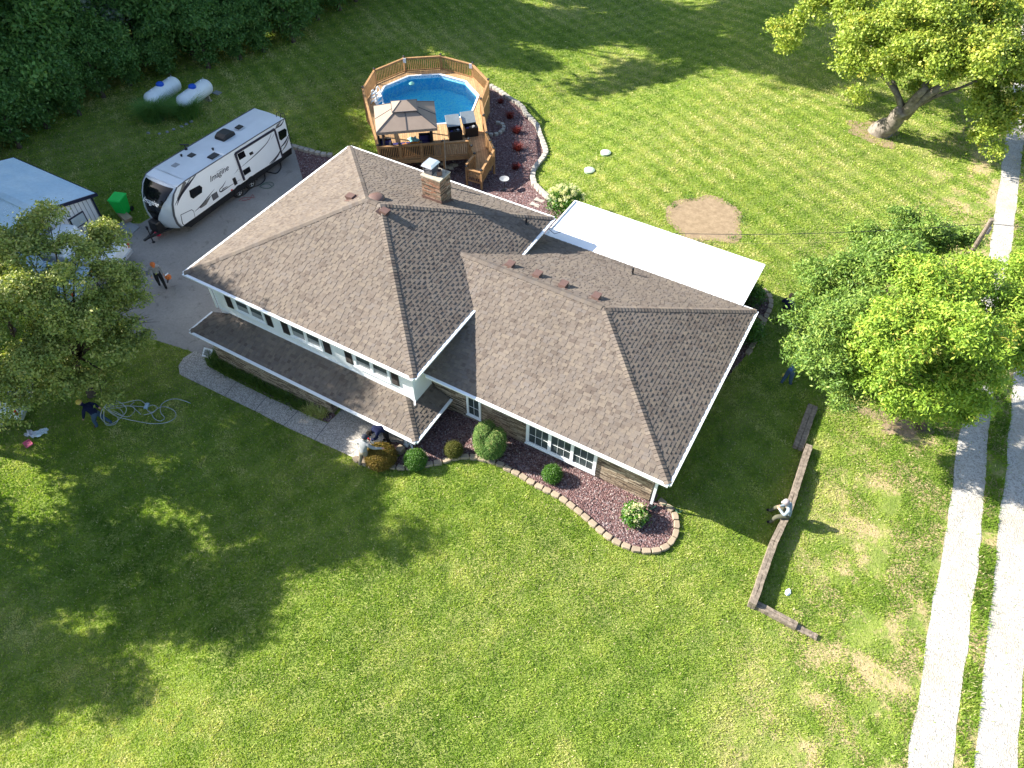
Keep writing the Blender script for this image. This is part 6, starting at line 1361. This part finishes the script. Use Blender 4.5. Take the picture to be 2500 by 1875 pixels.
# seated man on the timbers
q = Zp(1650+582*.467, 1100+305*.467, .75)
person((q.x+.16, q.y, -.02), radians(97), dict(pel=(0, 0, .53), sp=(0, .03, .70), ch=(0, .10, .90), nk=(0, .20, 1.05), hb=(0, .25, 1.12), hc=(0, .30, 1.19), ht=(0, .31, 1.275), shL=(-.18, .13, .99), shR=(.18, .13, .99), elL=(-.26, .20, .72), elR=(.26, .20, .72), wrL=(-.08, .40, .74), wrR=(.10, .40, .74), hiL=(-.10, .05, .50), hiR=(.10, .05, .50), knL=(-.26, .44, .50), knR=(.20, .46, .52), anL=(-.30, .52, .10), anR=(.20, .62, .10), toL=(-.32, .68, .04), toR=(.22, .78, .04), face=(0, .8, -.6)), cb2, cc_, sh_, hg, 'man in pale shirt, camouflage trousers and cap sitting on the timber beam', True)
# standing man in dark clothes by the end bed
q = G(1901, 785); person((q.x+.1, q.y, 0), radians(-12), dict(anL=(-.12, -.22, .12), knL=(-.11, -.02, .50), toL=(-.12, -.08, .04), anR=(.12, .16, .10), knR=(.11, .12, .5), toR=(.12, .32, .04), elL=(-.30, .02, 1.16), wrL=(-.16, .22, 1.10), elR=(.30, .0, 1.16), wrR=(.24, .22, 1.0)), cn, cdk, shb, hd, 'man in dark navy clothes walking away in the house shade', False)
# man in blue bending forward, partly under the tree
q = G(1933, 940); person((q.x-.25, q.y-.1, 0), radians(-20), dict(pel=(0, 0, .93), sp=(0, .10, 1.08), ch=(0, .30, 1.22), nk=(0, .46, 1.28), hb=(0, .53, 1.30), hc=(0, .61, 1.31), ht=(0, .69, 1.32), shL=(-.19, .36, 1.26), shR=(.19, .36, 1.26), elL=(-.26, .42, .98), elR=(.26, .44, .98), wrL=(-.22, .62, .84), wrR=(.12, .66, .86), anL=(-.15, -.14, .10), toL=(-.16, .02, .04), knL=(-.13, .0, .5), anR=(.15, .10, .10), toR=(.16, .26, .04), face=(0, .3, -1)), cbl, cj, shb, hd, 'man in a blue shirt and jeans bending forward at the edge of the ash tree')
q1_ = G(1820+520*.1809, 660+1430*.1809); q2_ = Zp(1820+650*.1809, 660+1290*.1809, .5); t = thing('string_trimmer', (q1_.x, q1_.y, 0), 'string trimmer with a yellow head held low by the man in blue', 'trimmer')
MB().tube([(q1_.x, q1_.y, .08), (q2_.x, q2_.y, .55), (q2_.x+.25, q2_.y+.1, .85)], .02, 6).build('shaft', 'black_plastic', t); MB().lathe((q1_.x, q1_.y, .03), [(.09, 0), (.10, .05), (.04, .08), (.04, .12)], 12).build('head', plain('yellow_plastic', (.65, .50, .05), .4), t); MB().box((q2_.x, q2_.y, .52), (.12, .08, .08)).build('grip', 'cap_orange', t)
# two men trimming the brown shrub
q = G(850+330*.1326, 940+1470*.1326); person((q.x, q.y, hz(q.x)), radians(-8), dict(pel=(0, 0, .95), sp=(0, .05, 1.12), ch=(.02, .12, 1.33), nk=(.02, .17, 1.50), hb=(.02, .2, 1.57), hc=(.03, .23, 1.65), ht=(.03, .25, 1.735), shL=(-.17, .10, 1.42), shR=(.21, .14, 1.42), elR=(.42, .26, 1.25), wrR=(.62, .44, 1.22), elL=(-.30, .06, 1.18), wrL=(-.28, .30, 1.10), anL=(-.16, -.20, .10), toL=(-.17, -.04, .04), knL=(-.13, -.06, .5), anR=(.24, .12, .10), toR=(.27, .27, .04), knR=(.20, .14, .52), face=(.3, .8, -.5)), cg, ck, shb, hb_, 'man in grey shirt, khaki trousers and dark cap reaching over the brown shrub', True)
q3 = Zp(850+400*.1326, 940+1015*.1326, .9); q4 = Zp(850+470*.1326, 940+1080*.1326, .7); t = thing('hedge_shears', (q3.x, q3.y, .7), 'hedge shears with red handle held over the brown shrub', 'shears'); MB().bar(q3, q4, .05, .015).build('blade', 'silver', t); MB().bar(q3, q3+(q3-q4)*.5, .05, .05).build('handle', 'lamp_red', t)
q = G(850+640*.1326, 940+1130*.1326); person((q.x+.05, q.y+.25, hz(q.x)), radians(150), dict(pel=(0, 0, .95), sp=(0, .10, 1.08), ch=(0, .32, 1.14), nk=(0, .48, 1.14), hb=(0, .55, 1.12), hc=(0, .63, 1.10), ht=(0, .71, 1.07), shL=(-.19, .38, 1.14), shR=(.19, .38, 1.14), elL=(-.22, .48, .88), elR=(.22, .48, .88), wrL=(-.10, .66, .76), wrR=(.14, .68, .78), anL=(-.15, -.05, .10), anR=(.15, -.02, .10), toL=(-.17, .1, .04), toR=(.17, .14, .04), face=(0, .2, -1)), cn, cdk, sh_, hd, 'man in navy shirt bending over the brown shrub by the porch post')
# man with leaf blower on the drive
q = G(398, 700); person((q.x, q.y, -1.28), radians(-118), dict(anL=(-.11, .20, .10), toL=(-.12, .36, .04), knL=(-.11, .14, .5), anR=(.11, -.20, .14), toR=(.12, -.05, .05), knR=(.11, .02, .5), ch=(0, .08, 1.33), nk=(0, .14, 1.49), hb=(0, .18, 1.56), hc=(0, .22, 1.63), ht=(0, .25, 1.71), shL=(-.18, .07, 1.42), shR=(.18, .07, 1.42), elL=(-.27, .05, 1.15), wrL=(-.28, .27, .98), elR=(.30, -.05, 1.16), wrR=(.30, .08, .93), face=(0, .8, -.6)), cg, cdk, sh_, ho, 'man in a grey shirt and orange cap walking on the drive with a leaf blower', True)
q5 = Zp(410, 676, -.45); q6 = G(412, 695); t = thing('leaf_blower', (q5.x, q5.y, -.5), 'orange and white leaf blower with dark tube carried low by the man on the drive', 'leaf blower'); mb = MB(); mb.ball(q5, (.17, .15, .15), 12, 8); mb.build('motor', ho, t); MB().tube([q5, q5.lerp(Vector((q6.x, q6.y, -1.15)), .5), (q6.x, q6.y, -1.15)], [.06, .05, .04], 8).build('tube', 'dark_grey', t); MB().box(q5+Vector((0, 0, .17)), (.05, .2, .04)).build('handle', 'white_paint', t)
# man dragging the cables
q = c8(1180, 480); person((q.x-.1, q.y+.05, -1.29), radians(112), dict(pel=(0, 0, .95), sp=(0, .08, 1.1), ch=(0, .22, 1.29), nk=(0, .33, 1.42), hb=(0, .38, 1.48), hc=(0, .43, 1.55), ht=(0, .47, 1.62), shL=(-.19, .22, 1.37), shR=(.18, .22, 1.37), elL=(-.28, .30, 1.12), wrL=(-.30, .40, .88), elR=(.24, .0, 1.22), wrR=(.12, -.22, 1.22), anL=(-.12, .22, .10), toL=(-.13, .38, .04), knL=(-.11, .2, .52), anR=(.14, -.34, .14), toR=(.15, -.20, .05), knR=(.12, -.06, .5), face=(0, 1, -.4)), cn, cj, shb, hy, 'man in dark jacket, jeans and yellow cap dragging a bundle of cables', True)
# the cables: loose loops trailing behind him
mb = MB(); hand = Vector((q.x+.15, q.y+.22, .0)); rr = random.Random(12)
def c8z(x, y, z): return Zp(x*.217, 940+y*.217, z)
H0 = c8z(1170, 250, .05)
loopsets = [[(1170, 250, .05), (1230, 190, 0), (1330, 185, -.3), (1420, 260, -.8), (1380, 350, -1.2), (1240, 440, -1.2), (1140, 380, -.6), (1140, 300, -.1), (1170, 250, .05)],
 [(1170, 250, .05), (1280, 210, -.4), (1400, 200, -1.0), (1560, 170, -1.25), (1640, 220, -1.26), (1650, 270, -1.26), (1700, 310, -1.26), (1770, 260, -1.26), (1720, 225, -1.26), (1640, 245, -1.26), (1480, 235, -1.2), (1300, 230, -.5), (1170, 250, .05)],
 [(1170, 250, .05), (1270, 330, -.6), (1370, 370, -1.15), (1550, 410, -1.26), (1720, 435, -1.26), (1880, 420, -1.26), (1975, 360, -1.26), (1960, 290, -1.26), (1860, 245, -1.26), (1780, 260, -1.26), (1720, 310, -1.26), (1620, 335, -1.26)],
 [(1700, 300, -1.26), (1730, 370, -1.26), (1800, 405, -1.26), (1850, 370, -1.26), (1810, 310, -1.26), (1810, 230, -1.26), (1880, 175, -1.26), (1980, 155, -1.26), (2080, 180, -1.26), (2145, 205, -1.26)],
 [(1170, 250, .05), (1260, 300, -.5), (1380, 350, -1.0), (1460, 350, -1.24), (1515, 290, -1.26), (1490, 245, -1.2), (1350, 230, -.8), (1170, 250, .05)],
 [(1170, 250, .05), (1300, 260, -.5), (1460, 235, -1.1), (1530, 280, -1.26), (1585, 330, -1.27)], [(1170, 250, .05), (1230, 290, -.3), (1310, 350, -.9), (1330, 390, -1.2), (1290, 440, -1.26), (1200, 450, -1.2), (1170, 380, -.6), (1170, 250, .05)],
 [(1170, 250, .05), (1290, 240, -.5), (1370, 290, -.9), (1380, 340, -1.2), (1300, 300, -.8), (1170, 250, .05)], [(1460, 235, -1.2), (1510, 190, -1.26)]]
for L_ in loopsets:
    P = [c8z(*p) for p in L_]; Q = []
    for i in range(len(P)-1):
        p0 = P[max(0, i-1)]; p1 = P[i]; p2 = P[i+1]; p3 = P[min(len(P)-1, i+2)]
        for j in range(6): t_ = j/6; Q.append(.5*((2*p1)+(-p0+p2)*t_+(2*p0-5*p1+4*p2-p3)*t_*t_+(-p0+3*p1-3*p2+p3)*t_**3))
    Q.append(P[-1]); mb.tube(Q, .016, 5)
mb.build('cable_bundle', plain('cable_grey', (.40, .42, .42), .5), lab='bundle of pale grey cables in loose loops trailing behind the man in the yellow cap', cat='cables')
q = c8(1655, 245); MB().box((q.x, q.y, -1.24), (.16, .3, .06), rz=.5).build('cable_connector', 'car_blue', lab='small pale blue connector block on the trailing cables', cat='connector')
for nm in ('silver_leaf_tree',): pass
print('objects', len(bpy.data.objects))
